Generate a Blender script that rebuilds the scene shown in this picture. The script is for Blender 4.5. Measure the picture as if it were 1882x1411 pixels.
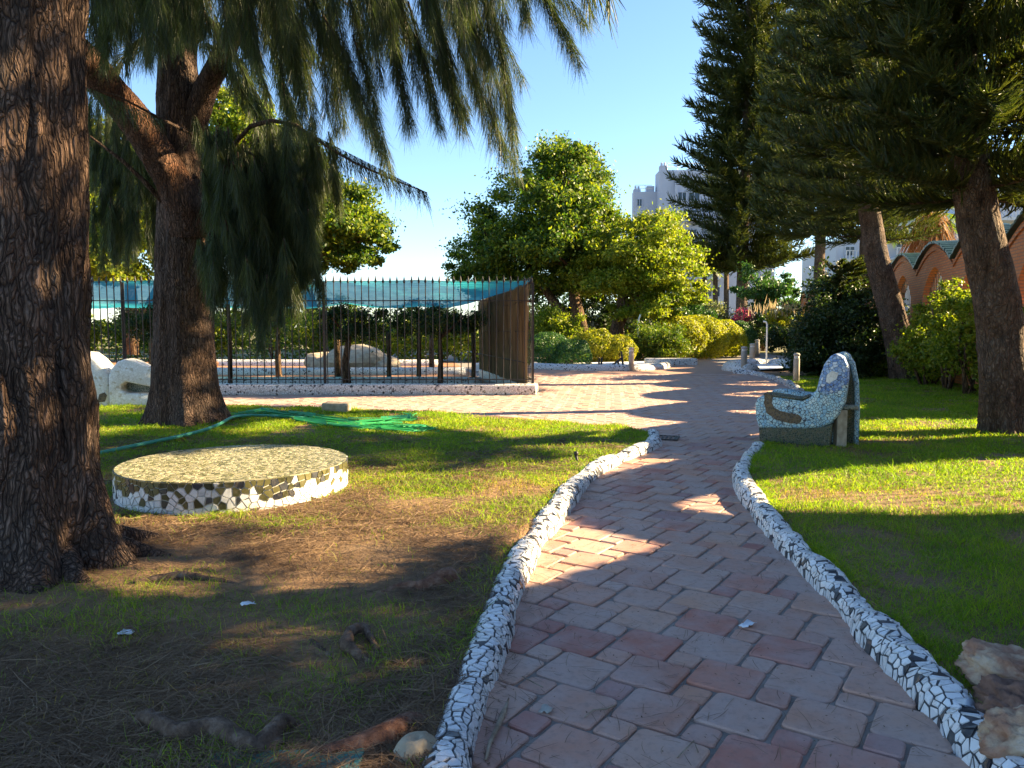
import bpy, bmesh, math, random
import numpy as np
from mathutils import Vector, Matrix
from math import radians as R, sin, cos, pi
for o in list(bpy.data.objects): bpy.data.objects.remove(o)
random.seed(7); rng = np.random.default_rng(7)
sc = bpy.context.scene; COL = sc.collection
# ------------------------------------------------------------------ camera, sky, sun
SUN_EL, SUN_BACK = 25.5, -10.0        # degrees: elevation, and how far behind the camera's right hand (negative: ahead)
cam_d = bpy.data.cameras.new('camera'); cam = bpy.data.objects.new('camera', cam_d); COL.objects.link(cam)
cam.location = (0, 0, 1.55); cam.rotation_euler = (R(90 - 4.105), 0, 0)
cam_d.sensor_width = 36; cam_d.lens = 36 * 1400 / 1882; cam_d.clip_end = 2000; cam_d.clip_start = .05
sc.camera = cam
w = bpy.data.worlds.new('World'); sc.world = w; w.use_nodes = True
nt = w.node_tree; bg = nt.nodes['Background']; sk = nt.nodes.new('ShaderNodeTexSky'); sk.sky_type = 'NISHITA'
sk.sun_disc = False; sk.sun_elevation = R(SUN_EL); sk.sun_rotation = R(90 + SUN_BACK)
sk.air_density = 1.0; sk.dust_density = .15; sk.ozone_density = 4.0; sk.altitude = 0
nt.links.new(sk.outputs[0], bg.inputs[0]); bg.inputs[1].default_value = .06
sv = Vector((cos(R(SUN_EL)) * cos(R(SUN_BACK)), -cos(R(SUN_EL)) * sin(R(SUN_BACK)), sin(R(SUN_EL))))
sl = bpy.data.lights.new('sun', 'SUN'); so = bpy.data.objects.new('sun', sl); COL.objects.link(so)
sl.energy = 5.0; sl.angle = R(.5); sl.color = (1, .77, .45); so.rotation_euler = (-sv).to_track_quat('-Z', 'Y').to_euler()
so.location = (0, 0, 30)
sc.view_settings.view_transform = 'Standard'; sc.view_settings.look = 'None'
sc.view_settings.exposure = 2.5; sc.view_settings.gamma = 1
# ------------------------------------------------------------------ placement help (real points on the ground / at a depth)
PT = R(4.105)
def ray(x, y):
    u = (x - 941) / 1400; v = (705.5 - y) / 1400
    return Vector((u, cos(PT) + v * sin(PT), -sin(PT) + v * cos(PT)))
def gp(x, y, z=0.):
    d = ray(x, y); return Vector((0, 0, 1.55)) + d * ((z - 1.55) / d.z)
def at(x, y, Y):
    d = ray(x, y); return Vector((0, 0, 1.55)) + d * (Y / d.y)
# ------------------------------------------------------------------ noise
def _h(ix, iy, iz, s):
    n = (ix.astype(np.int64) * 374761393 + iy.astype(np.int64) * 668265263 + iz.astype(np.int64) * 2147483647 + s * 974634777) & 0xffffffff
    n = ((n ^ (n >> 13)) * 1274126177) & 0xffffffff
    return ((n ^ (n >> 16)) & 0xffff) / 65535.
def vn(P, s=0):
    P = np.asarray(P, float); i = np.floor(P).astype(np.int64); f = P - i; f = f * f * (3 - 2 * f); r = 0
    for a in (0, 1):
        for b in (0, 1):
            for c in (0, 1):
                r = r + _h(i[..., 0] + a, i[..., 1] + b, i[..., 2] + c, s) * (f[..., 0] if a else 1 - f[..., 0]) * (f[..., 1] if b else 1 - f[..., 1]) * (f[..., 2] if c else 1 - f[..., 2])
    return r
def fbm(P, o=3, s=0):
    P = np.asarray(P, float); r = 0; a = .5; t = 0
    for k in range(o): r = r + a * vn(P * 2 ** k, s + k); t += a; a *= .5
    return r / t
# ------------------------------------------------------------------ materials
def nodes(name):
    m = bpy.data.materials.new(name); m.use_nodes = True
    return m, m.node_tree, m.node_tree.nodes['Principled BSDF']
class G:
    def __init__(s, t): s.t = t
    def n(s, ty, **k):
        nd = s.t.nodes.new('ShaderNode' + ty)
        for a, v in k.items(): setattr(nd, a, v)
        return nd
    def l(s, a, b): s.t.links.new(a, b)
    def coord(s, scale=(1, 1, 1), out='Object', rot=(0, 0, 0)):
        c = s.n('TexCoord'); m = s.n('Mapping'); m.inputs['Scale'].default_value = scale; m.inputs['Rotation'].default_value = rot
        s.l(c.outputs[out], m.inputs[0]); return m.outputs[0]
    def noise(s, v, sc_, det=4, rough=.6):
        n = s.n('TexNoise'); n.inputs['Scale'].default_value = sc_; n.inputs['Detail'].default_value = det; n.inputs['Roughness'].default_value = rough
        if v is not None: s.l(v, n.inputs['Vector'])
        return n.outputs['Fac']
    def ramp(s, f, stops):
        r = s.n('ValToRGB'); e = r.color_ramp.elements
        while len(e) < len(stops): e.new(.5)
        for k, (p, c) in enumerate(stops): e[k].position = p; e[k].color = (*c, 1) if len(c) == 3 else c
        s.l(f, r.inputs[0]); return r.outputs[0]
    def mix(s, f, a, b, mode='MIX'):
        m = s.n('Mix', data_type='RGBA', blend_type=mode)
        for i, v in ((0, f), (6, a), (7, b)):
            if hasattr(v, 'links'): s.l(v, m.inputs[i])
            else: m.inputs[i].default_value = v if i == 0 else (*v, 1)
        return m.outputs[2]
    def math(s, op, a, b=0.):
        m = s.n('Math', operation=op)
        for i, v in ((0, a), (1, b)):
            if hasattr(v, 'links'): s.l(v, m.inputs[i])
            else: m.inputs[i].default_value = v
        return m.outputs[0]
    def bump(s, hgt, bs, strength=.5, dist=.01):
        b = s.n('Bump'); b.inputs['Strength'].default_value = strength; b.inputs['Distance'].default_value = dist
        s.l(hgt, b.inputs['Height']); s.l(b.outputs[0], bs.inputs['Normal'])
def noisy(name, stops, scale=5, stretch=(1, 1, 1), rough=.85, bump=.4, bscale=None, dist=.01, spec=.3, det=5):
    m, t, b = nodes(name); g = G(t); v = g.coord(stretch); f = g.noise(v, scale, det)
    g.l(g.ramp(f, stops), b.inputs['Base Color']); b.inputs['Roughness'].default_value = rough
    b.inputs['Specular IOR Level'].default_value = spec
    if bump: g.bump(g.noise(v, bscale or scale * 3, 6, .7), b, bump, dist)
    return m
def rnd(g):   # one value per loose piece, also different between objects
    a = g.n('NewGeometry').outputs['Random Per Island']; o = g.n('ObjectInfo').outputs['Random']
    return g.math('FRACT', g.math('ADD', a, g.math('MULTIPLY', o, 7.31)))
def leafy(name, cols, trans=.35, rough=.55, tcol=None, spec=.35):
    m, t, b = nodes(name); g = G(t); f = rnd(g); n = len(cols)
    big = g.noise(g.coord(), 1.1, 2)
    f2 = g.math('ADD', g.math('MULTIPLY', f, .7), g.math('MULTIPLY', g.math('SUBTRACT', big, .35), .8))
    c = g.ramp(f2, [(k / (n - 1), cols[k]) for k in range(n)]); g.l(c, b.inputs['Base Color'])
    b.inputs['Roughness'].default_value = rough; b.inputs['Specular IOR Level'].default_value = spec
    tr = g.n('BsdfTranslucent'); g.l(g.mix(1, c, tcol or (1.6, 1.7, .6), 'MULTIPLY'), tr.inputs[0])
    mx = g.n('MixShader'); mx.inputs[0].default_value = trans; g.l(b.outputs[0], mx.inputs[1]); g.l(tr.outputs[0], mx.inputs[2])
    g.l(mx.outputs[0], t.nodes['Material Output'].inputs[0]); return m
def mosaic(name, cols, grout, scale=25, gw=.06, rough=.25, bump=.4):
    m, t, b = nodes(name); g = G(t); v = g.coord(); vo = g.n('TexVoronoi', feature='F1'); vo.inputs['Scale'].default_value = scale; g.l(v, vo.inputs[0])
    e = g.n('TexVoronoi', feature='DISTANCE_TO_EDGE'); e.inputs['Scale'].default_value = scale; g.l(v, e.inputs[0])
    sp = g.n('SeparateColor'); g.l(vo.outputs['Color'], sp.inputs[0])
    rp = g.n('ValToRGB'); rp.color_ramp.interpolation = 'CONSTANT'; el = rp.color_ramp.elements
    while len(el) < len(cols): el.new(.5)
    for k, (p, c) in enumerate(cols): el[k].position = p; el[k].color = (*c, 1)
    g.l(sp.outputs[0], rp.inputs[0])
    k = g.math('GREATER_THAN', e.outputs[0], gw)
    g.l(g.mix(k, grout, rp.outputs[0]), b.inputs['Base Color'])
    g.l(g.math('SUBTRACT', .85, g.math('MULTIPLY', k, .85 - rough)), b.inputs['Roughness']); g.bump(k, b, bump, .004); return m
def glossy_chip(name, a, c, rough=.22):
    m, t, b = nodes(name); g = G(t); f = g.noise(g.coord(), 9, 3); d = g.ramp(g.noise(g.coord(), 26, 7, .75), [(.5, (0, 0, 0)), (.72, (1, 1, 1))])
    g.l(g.mix(g.math('MULTIPLY', d, .55), g.ramp(g.math('ADD', g.math('MULTIPLY', rnd(g), .5), g.math('MULTIPLY', f, .5)), [(.2, a), (.8, c)]), (.20, .165, .12)), b.inputs['Base Color'])
    g.l(g.math('ADD', g.math('MULTIPLY', f, .4), rough - .1), b.inputs['Roughness']); return m
MT = {}
def tile_mat(name, var=1., off=0.):
    m, t, b = nodes(name); g = G(t); v = g.coord(out='Object'); geo = g.n('NewGeometry').outputs['Position']
    f = g.math('ADD', g.math('MULTIPLY', rnd(g), var), off); fine = g.noise(geo, 28, 8, .7); mid = g.noise(geo, 4.5, 4); big = g.noise(geo, .9, 3)
    c = g.ramp(f, [(0, (.41, .195, .135)), (.2, (.51, .265, .17)), (.45, (.46, .29, .225)), (.7, (.54, .305, .20)), (.86, (.46, .17, .11)), (1, (.34, .13, .10))])
    dirt = g.ramp(g.math('ADD', g.math('MULTIPLY', mid, .6), g.math('MULTIPLY', big, .5)), [(.42, (0, 0, 0)), (.66, (1, 1, 1))])
    c = g.mix(g.math('MULTIPLY', dirt, .5), c, (.44, .36, .33))
    c = g.mix(g.math('MULTIPLY', g.ramp(fine, [(.5, (0, 0, 0)), (.75, (1, 1, 1))]), .45), c, (.13, .10, .09))
    g.l(c, b.inputs['Base Color']); g.l(g.ramp(mid, [(.3, (.72,) * 3), (.7, (.5,) * 3)]), b.inputs['Roughness'])
    b.inputs['Specular IOR Level'].default_value = .4
    g.bump(g.math('ADD', fine, g.math('MULTIPLY', mid, 1.5)), b, .45, .004); return m
MT['tile'] = tile_mat('terracotta'); MT['tilefar'] = tile_mat('terracotta_plaza', .5, .25)
MT['mortar'] = noisy('mortar', [(.3, (.18, .16, .14)), (.7, (.34, .29, .25))], 9, bump=.6, bscale=60)
def far_paving():
    m, t, b = nodes('far_paving'); g = G(t); v = g.coord(rot=(0, 0, R(34)))
    br = g.n('TexBrick'); br.inputs['Scale'].default_value = 1; br.inputs['Brick Width'].default_value = .3; br.inputs['Row Height'].default_value = .2; br.inputs['Mortar Size'].default_value = .008
    br.inputs['Color1'].default_value = (.46, .22, .13, 1); br.inputs['Color2'].default_value = (.40, .21, .14, 1); br.inputs['Mortar'].default_value = (.2, .17, .14, 1)
    g.l(v, br.inputs['Vector']); n = g.noise(g.coord(), 1.2, 4)
    g.l(g.mix(g.math('MULTIPLY', n, .5), br.outputs[0], (.36, .27, .21)), b.inputs['Base Color']); b.inputs['Roughness'].default_value = .7; return m
MT['farpave'] = far_paving()
def soil():
    m, t, b = nodes('lawn_soil'); g = G(t); v = g.coord(); a = g.noise(v, .9, 5); f = g.noise(v, 14, 6, .7); h = g.noise(v, 70, 4)
    c = g.ramp(g.math('ADD', g.math('MULTIPLY', a, .5), g.math('MULTIPLY', f, .5)), [(.32, (.075, .048, .026)), (.5, (.20, .115, .055)), (.7, (.33, .19, .09))])
    c = g.mix(g.math('MULTIPLY', g.ramp(h, [(.5, (0, 0, 0)), (.7, (1, 1, 1))]), .5), c, (.34, .24, .12))
    g.l(c, b.inputs['Base Color']); b.inputs['Roughness'].default_value = .95; g.bump(g.math('ADD', f, g.math('MULTIPLY', h, .6)), b, .8, .02); return m
MT['soil'] = soil()
MT['earth'] = noisy('red_earth', [(.3, (.20, .10, .055)), (.5, (.34, .17, .09)), (.7, (.40, .24, .14))], 3, bump=.6, bscale=25, dist=.03)
MT['farground'] = noisy('far_ground', [(.3, (.10, .09, .04)), (.55, (.16, .15, .06)), (.75, (.22, .18, .09))], .6, bump=.5, bscale=6, dist=.05)
MT['grass'] = leafy('grass_blade', [(.07, .15, .008), (.15, .27, .012), (.27, .36, .016), (.40, .38, .035)], .5, .5)
MT['grassdry'] = leafy('dry_grass_blade', [(.09, .13, .02), (.19, .19, .035), (.33, .23, .085), (.42, .30, .13)], .4, .6)
MT['litter'] = leafy('fallen_needles', [(.06, .036, .022), (.13, .08, .045), (.22, .14, .08), (.33, .24, .15)], .15, .7, (1.2, 1.1, .9))
def bark(name, cols, s=7, st=(1, 1, .16), bmp=1.0, cr=9., cs=.13, crack=(.02, .012, .009), ck=.85):
    m, t, b = nodes(name); g = G(t); v = g.coord(st); w = g.noise(v, s, 6, .65); f = g.noise(g.coord((1, 1, .35)), s * 6, 6, .7); big = g.noise(g.coord(), 1.6, 3)
    x = g.math('ADD', g.math('MULTIPLY', w, .6), g.math('MULTIPLY', f, .4)); c = g.ramp(x, cols)
    c = g.mix(g.math('MULTIPLY', g.ramp(big, [(.45, (0, 0, 0)), (.7, (1, 1, 1))]), .35), c, (.22, .19, .165))
    wp_ = g.n('Vector' + 'Math', operation='ADD'); g.l(g.coord((1, 1, cs)), wp_.inputs[0]); nz = g.n('TexNoise'); nz.inputs['Scale'].default_value = 3.5; nz.inputs['Detail'].default_value = 4; g.l(g.coord((1, 1, .5)), nz.inputs[0])
    ms = g.n('Vector' + 'Math', operation='SCALE'); ms.inputs[3].default_value = .22; g.l(nz.outputs[1], ms.inputs[0]); g.l(ms.outputs[0], wp_.inputs[1])
    vo = g.n('TexVoronoi', feature='DISTANCE_TO_EDGE'); vo.inputs['Scale'].default_value = cr; g.l(wp_.outputs[0], vo.inputs[0]); vo2 = g.n('TexVoronoi', feature='DISTANCE_TO_EDGE'); vo2.inputs['Scale'].default_value = cr * 2.1; g.l(wp_.outputs[0], vo2.inputs[0])
    e = g.math('MINIMUM', g.math('MULTIPLY', vo.outputs[0], 5.), g.math('ADD', g.math('MULTIPLY', vo2.outputs[0], 5.), .25)); e = g.math('MINIMUM', e, 1.); 
    c = g.mix(g.math('ADD', g.math('MULTIPLY', g.ramp(e, [(.05, (0, 0, 0)), (.6, (1, 1, 1))]), ck), 1 - ck), crack, c)
    g.l(c, b.inputs['Base Color']); b.inputs['Roughness'].default_value = .92; b.inputs['Specular IOR Level'].default_value = .2; g.bump(g.math('ADD', g.math('MULTIPLY', e, 1.2), g.math('MULTIPLY', x, .8)), b, bmp, .035); return m
MT['bark'] = bark('casuarina_bark', [(.34, (.05, .03, .022)), (.48, (.15, .094, .066)), (.62, (.25, .155, .11)), (.75, (.32, .225, .17))], cr=27., cs=.085)
MT['barkred'] = bark('casuarina_limb_bark', [(.34, (.045, .022, .013)), (.48, (.15, .07, .04)), (.62, (.25, .12, .066)), (.75, (.32, .19, .12))], cr=27., cs=.085)
MT['pinebark'] = bark('pine_bark', [(.34, (.035, .022, .014)), (.47, (.13, .085, .055)), (.6, (.22, .15, .10)), (.75, (.34, .27, .20))], 8, (1, 1, .55), cr=15., cs=.4, ck=.4)
MT['wood'] = bark('grey_wood', [(.3, (.06, .035, .02)), (.5, (.18, .11, .06)), (.7, (.28, .2, .13))], 9)
MT['rootbark'] = noisy('root_bark', [(.3, (.05, .03, .02)), (.5, (.14, .09, .06)), (.7, (.26, .19, .14))], 16, bump=1, bscale=50, dist=.02)
MT['rootred'] = noisy('red_root_bark', [(.3, (.07, .03, .018)), (.5, (.19, .09, .055)), (.7, (.30, .19, .13))], 16, bump=1, bscale=50, dist=.02)
MT['casneedle'] = leafy('casuarina_needles', [(.016, .028, .016), (.034, .052, .026), (.065, .086, .040), (.12, .13, .06)], .48, .45)
MT['pineneedle'] = leafy('pine_needles', [(.020, .034, .012), (.038, .056, .015), (.075, .085, .020), (.125, .125, .035)], .3, .45)
MT['leafbig'] = leafy('tree_leaves', [(.018, .05, .012), (.05, .105, .014), (.15, .20, .015), (.34, .32, .018)], .42, .45)  # wide ramp: sunlit yellow and deep shade are put into the leaf colours
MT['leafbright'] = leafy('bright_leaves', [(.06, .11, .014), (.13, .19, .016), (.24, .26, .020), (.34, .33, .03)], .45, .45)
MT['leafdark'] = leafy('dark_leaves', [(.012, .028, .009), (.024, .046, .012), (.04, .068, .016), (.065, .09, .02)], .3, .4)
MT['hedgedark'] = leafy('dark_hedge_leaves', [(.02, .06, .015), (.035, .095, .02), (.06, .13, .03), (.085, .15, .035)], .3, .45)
MT['hedgeyellow'] = leafy('yellow_hedge_leaves', [(.09, .13, .012), (.21, .225, .014), (.34, .32, .018), (.45, .40, .03)], .4, .5)
MT['leafgrey'] = leafy('grey_leaves', [(.10, .13, .06), (.18, .20, .10), (.28, .28, .15)], .3, .6)
MT['leafpink'] = leafy('pink_flowers', [(.35, .05, .12), (.55, .10, .20), (.6, .22, .3)], .4, .6, (1.4, 1, 1))
MT['plume'] = leafy('plumes', [(.35, .28, .16), (.5, .42, .27)], .4, .7, (1.2, 1.1, .9))
MT['drypalm'] = leafy('dry_fronds', [(.22, .13, .07), (.36, .23, .13), (.45, .32, .2)], .3, .7, (1.2, 1, .8))
MT['white'] = noisy('white_paint', [(.3, (.66, .65, .62)), (.7, (.80, .79, .76))], 4, bump=.2)
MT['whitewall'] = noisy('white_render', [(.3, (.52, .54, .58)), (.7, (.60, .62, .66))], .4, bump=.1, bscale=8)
MT['shadewhite'] = noisy('shade_tinted_white', [(.3, (.38, .41, .50)), (.7, (.46, .49, .58))], .3, bump=.1, bscale=8)  # white tower wall, with the blue-grey of its shaded face put into the colour
MT['glass'], _, _b = nodes('window_glass'); _b.inputs['Base Color'].default_value = (.03, .045, .06, 1); _b.inputs['Roughness'].default_value = .08
MT['iron'] = noisy('black_iron', [(.3, (.018, .018, .02)), (.7, (.045, .04, .036))], 20, rough=.5, bump=.2)
MT['chipw'] = glossy_chip('white_chip', (.62, .63, .64), (.82, .82, .80)); MT['chipd'] = glossy_chip('dark_chip', (.012, .014, .022), (.06, .065, .075))
MT['chipo'] = glossy_chip('olive_chip', (.025, .028, .012), (.13, .12, .045)); MT['chipc'] = glossy_chip('cream_chip', (.25, .235, .14), (.40, .375, .25))
MT['chipol'] = glossy_chip('light_olive_chip', (.11, .115, .06), (.20, .195, .10))
MT['grout'] = noisy('grout', [(.3, (.06, .062, .07)), (.7, (.14, .135, .13))], 20, bump=.5, bscale=80)
MT['groutl'] = noisy('pale_grout', [(.3, (.42, .40, .34)), (.7, (.58, .55, .48))], 20, bump=.4, bscale=80)
MT['kerbfar'] = mosaic('pebble_mosaic', [(0, (.72, .71, .68)), (.74, (.62, .60, .56)), (.88, (.04, .04, .045))], (.40, .37, .33), 22, .09)
MT['kerbpath'] = mosaic('kerb_mosaic', [(0, (.74, .74, .73)), (.45, (.66, .67, .68)), (.8, (.05, .055, .07))], (.16, .16, .17), 20, .1)
MT['mosblue'] = mosaic('blue_mosaic', [(0, (.40, .60, .66)), (.3, (.50, .67, .69)), (.6, (.31, .52, .64)), (.85, (.58, .70, .68))], (.05, .06, .07), 27, .06)
MT['moscobalt'] = mosaic('cobalt_mosaic', [(0, (.22, .36, .62)), (.3, (.34, .48, .68)), (.6, (.14, .26, .55)), (.85, (.62, .68, .74))], (.08, .1, .14), 27, .06)
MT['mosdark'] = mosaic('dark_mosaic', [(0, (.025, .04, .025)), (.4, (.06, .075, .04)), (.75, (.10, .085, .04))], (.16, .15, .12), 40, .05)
MT['mosbrown'] = mosaic('brown_mosaic', [(0, (.10, .065, .03)), (.5, (.15, .10, .045)), (.8, (.06, .045, .025))], (.12, .1, .08), 40, .05)
MT['moswhite'] = mosaic('white_mosaic', [(0, (.78, .77, .72)), (.5, (.72, .70, .64)), (.93, (.55, .48, .36))], (.55, .52, .45), 22, .04)
MT['mosolive'] = mosaic('grey_green_mosaic', [(0, (.10, .13, .10)), (.5, (.16, .18, .13)), (.8, (.07, .09, .07))], (.3, .29, .25), 26, .06)
MT['concrete'] = noisy('concrete', [(.3, (.34, .31, .26)), (.7, (.50, .46, .39))], 6, bump=.3, bscale=40)
MT['rock'] = noisy('ochre_rock', [(.28, (.20, .10, .065)), (.45, (.40, .22, .14)), (.6, (.55, .40, .27)), (.75, (.66, .57, .46))], 9, bump=1, bscale=55, dist=.012)
MT['rockred'] = noisy('red_rock', [(.28, (.10, .06, .045)), (.5, (.25, .14, .10)), (.75, (.42, .29, .22))], 9, bump=1, bscale=55, dist=.012)
MT['stone'] = noisy('beige_stone', [(.3, (.28, .22, .14)), (.7, (.5, .42, .3))], 9, bump=.8)
MT['hose'] = noisy('green_hose', [(.3, (.045, .26, .17)), (.7, (.09, .36, .25))], 8, rough=.4, bump=.1)
MT['netg'] = leafy('green_net_cord', [(.02, .30, .07), (.05, .42, .13), (.05, .38, .18)], .3, .5, (1, 1, 1))
MT['paper'] = noisy('paper', [(.3, (.62, .64, .68)), (.7, (.78, .80, .82))], 9, bump=.2)
MT['teal'] = noisy('teal_board', [(.3, (.05, .16, .15)), (.7, (.09, .24, .22))], 6, bump=.2)
MT['twig'] = noisy('dead_twig', [(.3, (.16, .11, .07)), (.7, (.40, .32, .23))], 14, bump=.5)
MT['reed'] = leafy('reed_cane', [(.10, .065, .035), (.20, .14, .075), (.34, .26, .15), (.07, .05, .03)], .15, .6, (1.2, 1.1, .9))
MT['roofgreen'] = noisy('green_glazed_tile', [(.3, (.02, .045, .04)), (.7, (.05, .10, .085))], 6, rough=.3, bump=.2)
MT['plastic'], _, _b = nodes('clear_plastic'); _b.inputs['Base Color'].default_value = (.45, .5, .55, 1); _b.inputs['Roughness'].default_value = .25
def brick_mat():
    m, t, b = nodes('orange_brick'); g = G(t); c = g.n('TexCoord'); s = g.n('SeparateXYZ'); g.l(c.outputs['Object'], s.inputs[0]); cb = g.n('CombineXYZ')
    g.l(g.math('ADD', s.outputs[0], s.outputs[1]), cb.inputs[0]); g.l(s.outputs[2], cb.inputs[1])
    br = g.n('TexBrick'); br.inputs['Scale'].default_value = 1; br.inputs['Brick Width'].default_value = .26; br.inputs['Row Height'].default_value = .075; br.inputs['Mortar Size'].default_value = .012; br.inputs['Mortar Smooth'].default_value = .2
    br.inputs['Color1'].default_value = (.55, .18, .06, 1); br.inputs['Color2'].default_value = (.62, .26, .10, 1); br.inputs['Mortar'].default_value = (.26, .17, .11, 1)
    g.l(cb.outputs[0], br.inputs['Vector']); n = g.noise(g.coord(), 1.5, 5)
    g.l(g.mix(g.math('MULTIPLY', n, .45), br.outputs[0], (.42, .15, .06)), b.inputs['Base Color']); b.inputs['Roughness'].default_value = .85
    g.bump(g.math('SUBTRACT', 1, br.outputs[1]), b, .8, .012); return m
MT['brick'] = brick_mat()
def net_mat():
    m, t, b = nodes('teal_shade_net'); g = G(t); v = g.coord((1, 1, 1)); n = g.noise(v, 3, 4)
    wv = g.n('TexWave', wave_type='BANDS', bands_direction='Y'); wv.inputs['Scale'].default_value = 2.2; wv.inputs['Distortion'].default_value = 2.5; g.l(v, wv.inputs[0])
    c = g.ramp(wv.outputs[1], [(.2, (.02, .27, .36)), (.8, (.05, .42, .48))]); g.l(c, b.inputs['Base Color']); b.inputs['Roughness'].default_value = .7
    tr = g.n('BsdfTranslucent'); g.l(c, tr.inputs[0]); tp = g.n('BsdfTransparent'); tp.inputs[0].default_value = (.75, .95, 1, 1)
    a = g.n('MixShader'); a.inputs[0].default_value = .55; g.l(b.outputs[0], a.inputs[1]); g.l(tr.outputs[0], a.inputs[2])
    k = g.n('MixShader'); g.l(g.math('ADD', g.math('MULTIPLY', n, .2), .05), k.inputs[0]); g.l(a.outputs[0], k.inputs[1]); g.l(tp.outputs[0], k.inputs[2])
    g.l(k.outputs[0], t.nodes['Material Output'].inputs[0]); return m
MT['net'] = net_mat()
# ------------------------------------------------------------------ mesh help
def link(o, parent=None):
    COL.objects.link(o)
    if parent: o.parent = parent
    return o
def tag(o, label=None, cat=None, group=None, kind=None):
    for k, v in (('label', label), ('category', cat), ('group', group), ('kind', kind)):
        if v: o[k] = v
    return o
def thing(name, loc, label, cat, group=None, rz=0):
    o = bpy.data.objects.new(name, None); o.empty_display_size = .2; link(o); o.location = loc; o.rotation_euler = (0, 0, rz); return tag(o, label, cat, group)
def quads(name, V, F, mat, parent=None, smooth=False, mi=None):
    V = np.asarray(V, np.float32).reshape(-1, 3); F = np.asarray(F, np.int32); k = F.shape[1]
    if parent is not None and parent.get('_wl'): V = V - np.array(parent['_wl'], np.float32)
    me = bpy.data.meshes.new(name); me.vertices.add(len(V)); me.vertices.foreach_set('co', V.ravel())
    me.loops.add(F.size); me.loops.foreach_set('vertex_index', F.ravel()); me.polygons.add(len(F))
    me.polygons.foreach_set('loop_start', np.arange(0, F.size, k, dtype=np.int32))
    me.polygons.foreach_set('use_smooth', np.full(len(F), smooth))
    for m in (mat if isinstance(mat, (list, tuple)) else [mat]): me.materials.append(MT[m])
    if mi is not None: me.polygons.foreach_set('material_index', np.asarray(mi, np.int32))
    me.update(calc_edges=True); return link(bpy.data.objects.new(name, me), parent)
def wl(o): o['_wl'] = list(o.location); return o      # children of this empty get world coordinates
class MB:
    def __init__(s): s.v = []; s.f = []; s.mi = []
    def add(s, vs, fs, m=0):
        k = len(s.v); s.v += [tuple(v) for v in vs]; s.f += [tuple(i + k for i in f) for f in fs]; s.mi += [m] * len(fs); return s
    def box(s, x0, x1, y0, y1, z0, z1, m=0):
        return s.add([(x, y, z) for z in (z0, z1) for y in (y0, y1) for x in (x0, x1)], [(0, 2, 3, 1), (4, 5, 7, 6), (0, 1, 5, 4), (2, 6, 7, 3), (0, 4, 6, 2), (1, 3, 7, 5)], m)
    def prism(s, poly, y0, y1, m=0):   # poly in xz, counter-clockwise seen from -y
        n = len(poly); return s.add([(x, y0, z) for x, z in poly] + [(x, y1, z) for x, z in poly], [tuple(range(n)), tuple(range(2 * n - 1, n - 1, -1))] + [(i, i + n, (i + 1) % n + n, (i + 1) % n) for i in range(n)], m)
    def tube(s, pts, rad, n=8, cap=True, m=0):
        pts = [Vector(p) for p in pts]; L = len(pts); rad = rad if hasattr(rad, '__len__') else [rad] * L; vs = []; up = Vector((.13, .21, .97))
        for i, p in enumerate(pts):
            t = (pts[min(i + 1, L - 1)] - pts[max(i - 1, 0)]).normalized(); a = t.cross(up if abs(t.dot(up)) < .95 else Vector((1, 0, 0))).normalized(); b = t.cross(a)
            vs += [p + (a * cos(2 * pi * k / n) + b * sin(2 * pi * k / n)) * rad[i] for k in range(n)]
        fs = [(i * n + k, i * n + (k + 1) % n, (i + 1) * n + (k + 1) % n, (i + 1) * n + k) for i in range(L - 1) for k in range(n)]
        if cap: fs += [tuple(range(n - 1, -1, -1)), tuple(range((L - 1) * n, L * n))]
        return s.add(vs, fs, m)
    def lathe(s, prof, n=16, c=(0, 0, 0), m=0):
        vs = [(c[0] + r * cos(2 * pi * k / n), c[1] + r * sin(2 * pi * k / n), c[2] + z) for r, z in prof for k in range(n)]; L = len(prof)
        fs = [(i * n + k, i * n + (k + 1) % n, (i + 1) * n + (k + 1) % n, (i + 1) * n + k) for i in range(L - 1) for k in range(n)] + [tuple(range(n - 1, -1, -1)), tuple(range((L - 1) * n, L * n))]
        return s.add(vs, fs, m)
    def mesh(s, name, mat):
        me = bpy.data.meshes.new(name); me.from_pydata([tuple(v) for v in s.v], [], s.f)
        mats = mat if isinstance(mat, (list, tuple)) else [mat]
        for k in mats: me.materials.append(MT[k])
        if len(mats) > 1: me.polygons.foreach_set('material_index', s.mi)
        me.update(); return me
    def build(s, name, mat, parent=None, smooth=False, bevel=0, seg=2, sub=0):
        if parent is not None and parent.get('_wl'): l = parent['_wl']; s.v = [(v[0] - l[0], v[1] - l[1], v[2] - l[2]) for v in s.v]
        me = s.mesh(name, mat)
        if smooth: me.polygons.foreach_set('use_smooth', [True] * len(me.polygons))
        o = link(bpy.data.objects.new(name, me), parent)
        if bevel:
            b = o.modifiers.new('bevel', 'BEVEL'); b.width = bevel; b.segments = seg; b.limit_method = 'ANGLE'; b.angle_limit = R(35)
            if smooth: b.harden_normals = False
        if sub: q = o.modifiers.new('sub', 'SUBSURF'); q.levels = sub; q.render_levels = sub
        return o
def unit(a): return a / np.maximum(np.linalg.norm(a, axis=-1, keepdims=True), 1e-9)
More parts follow.
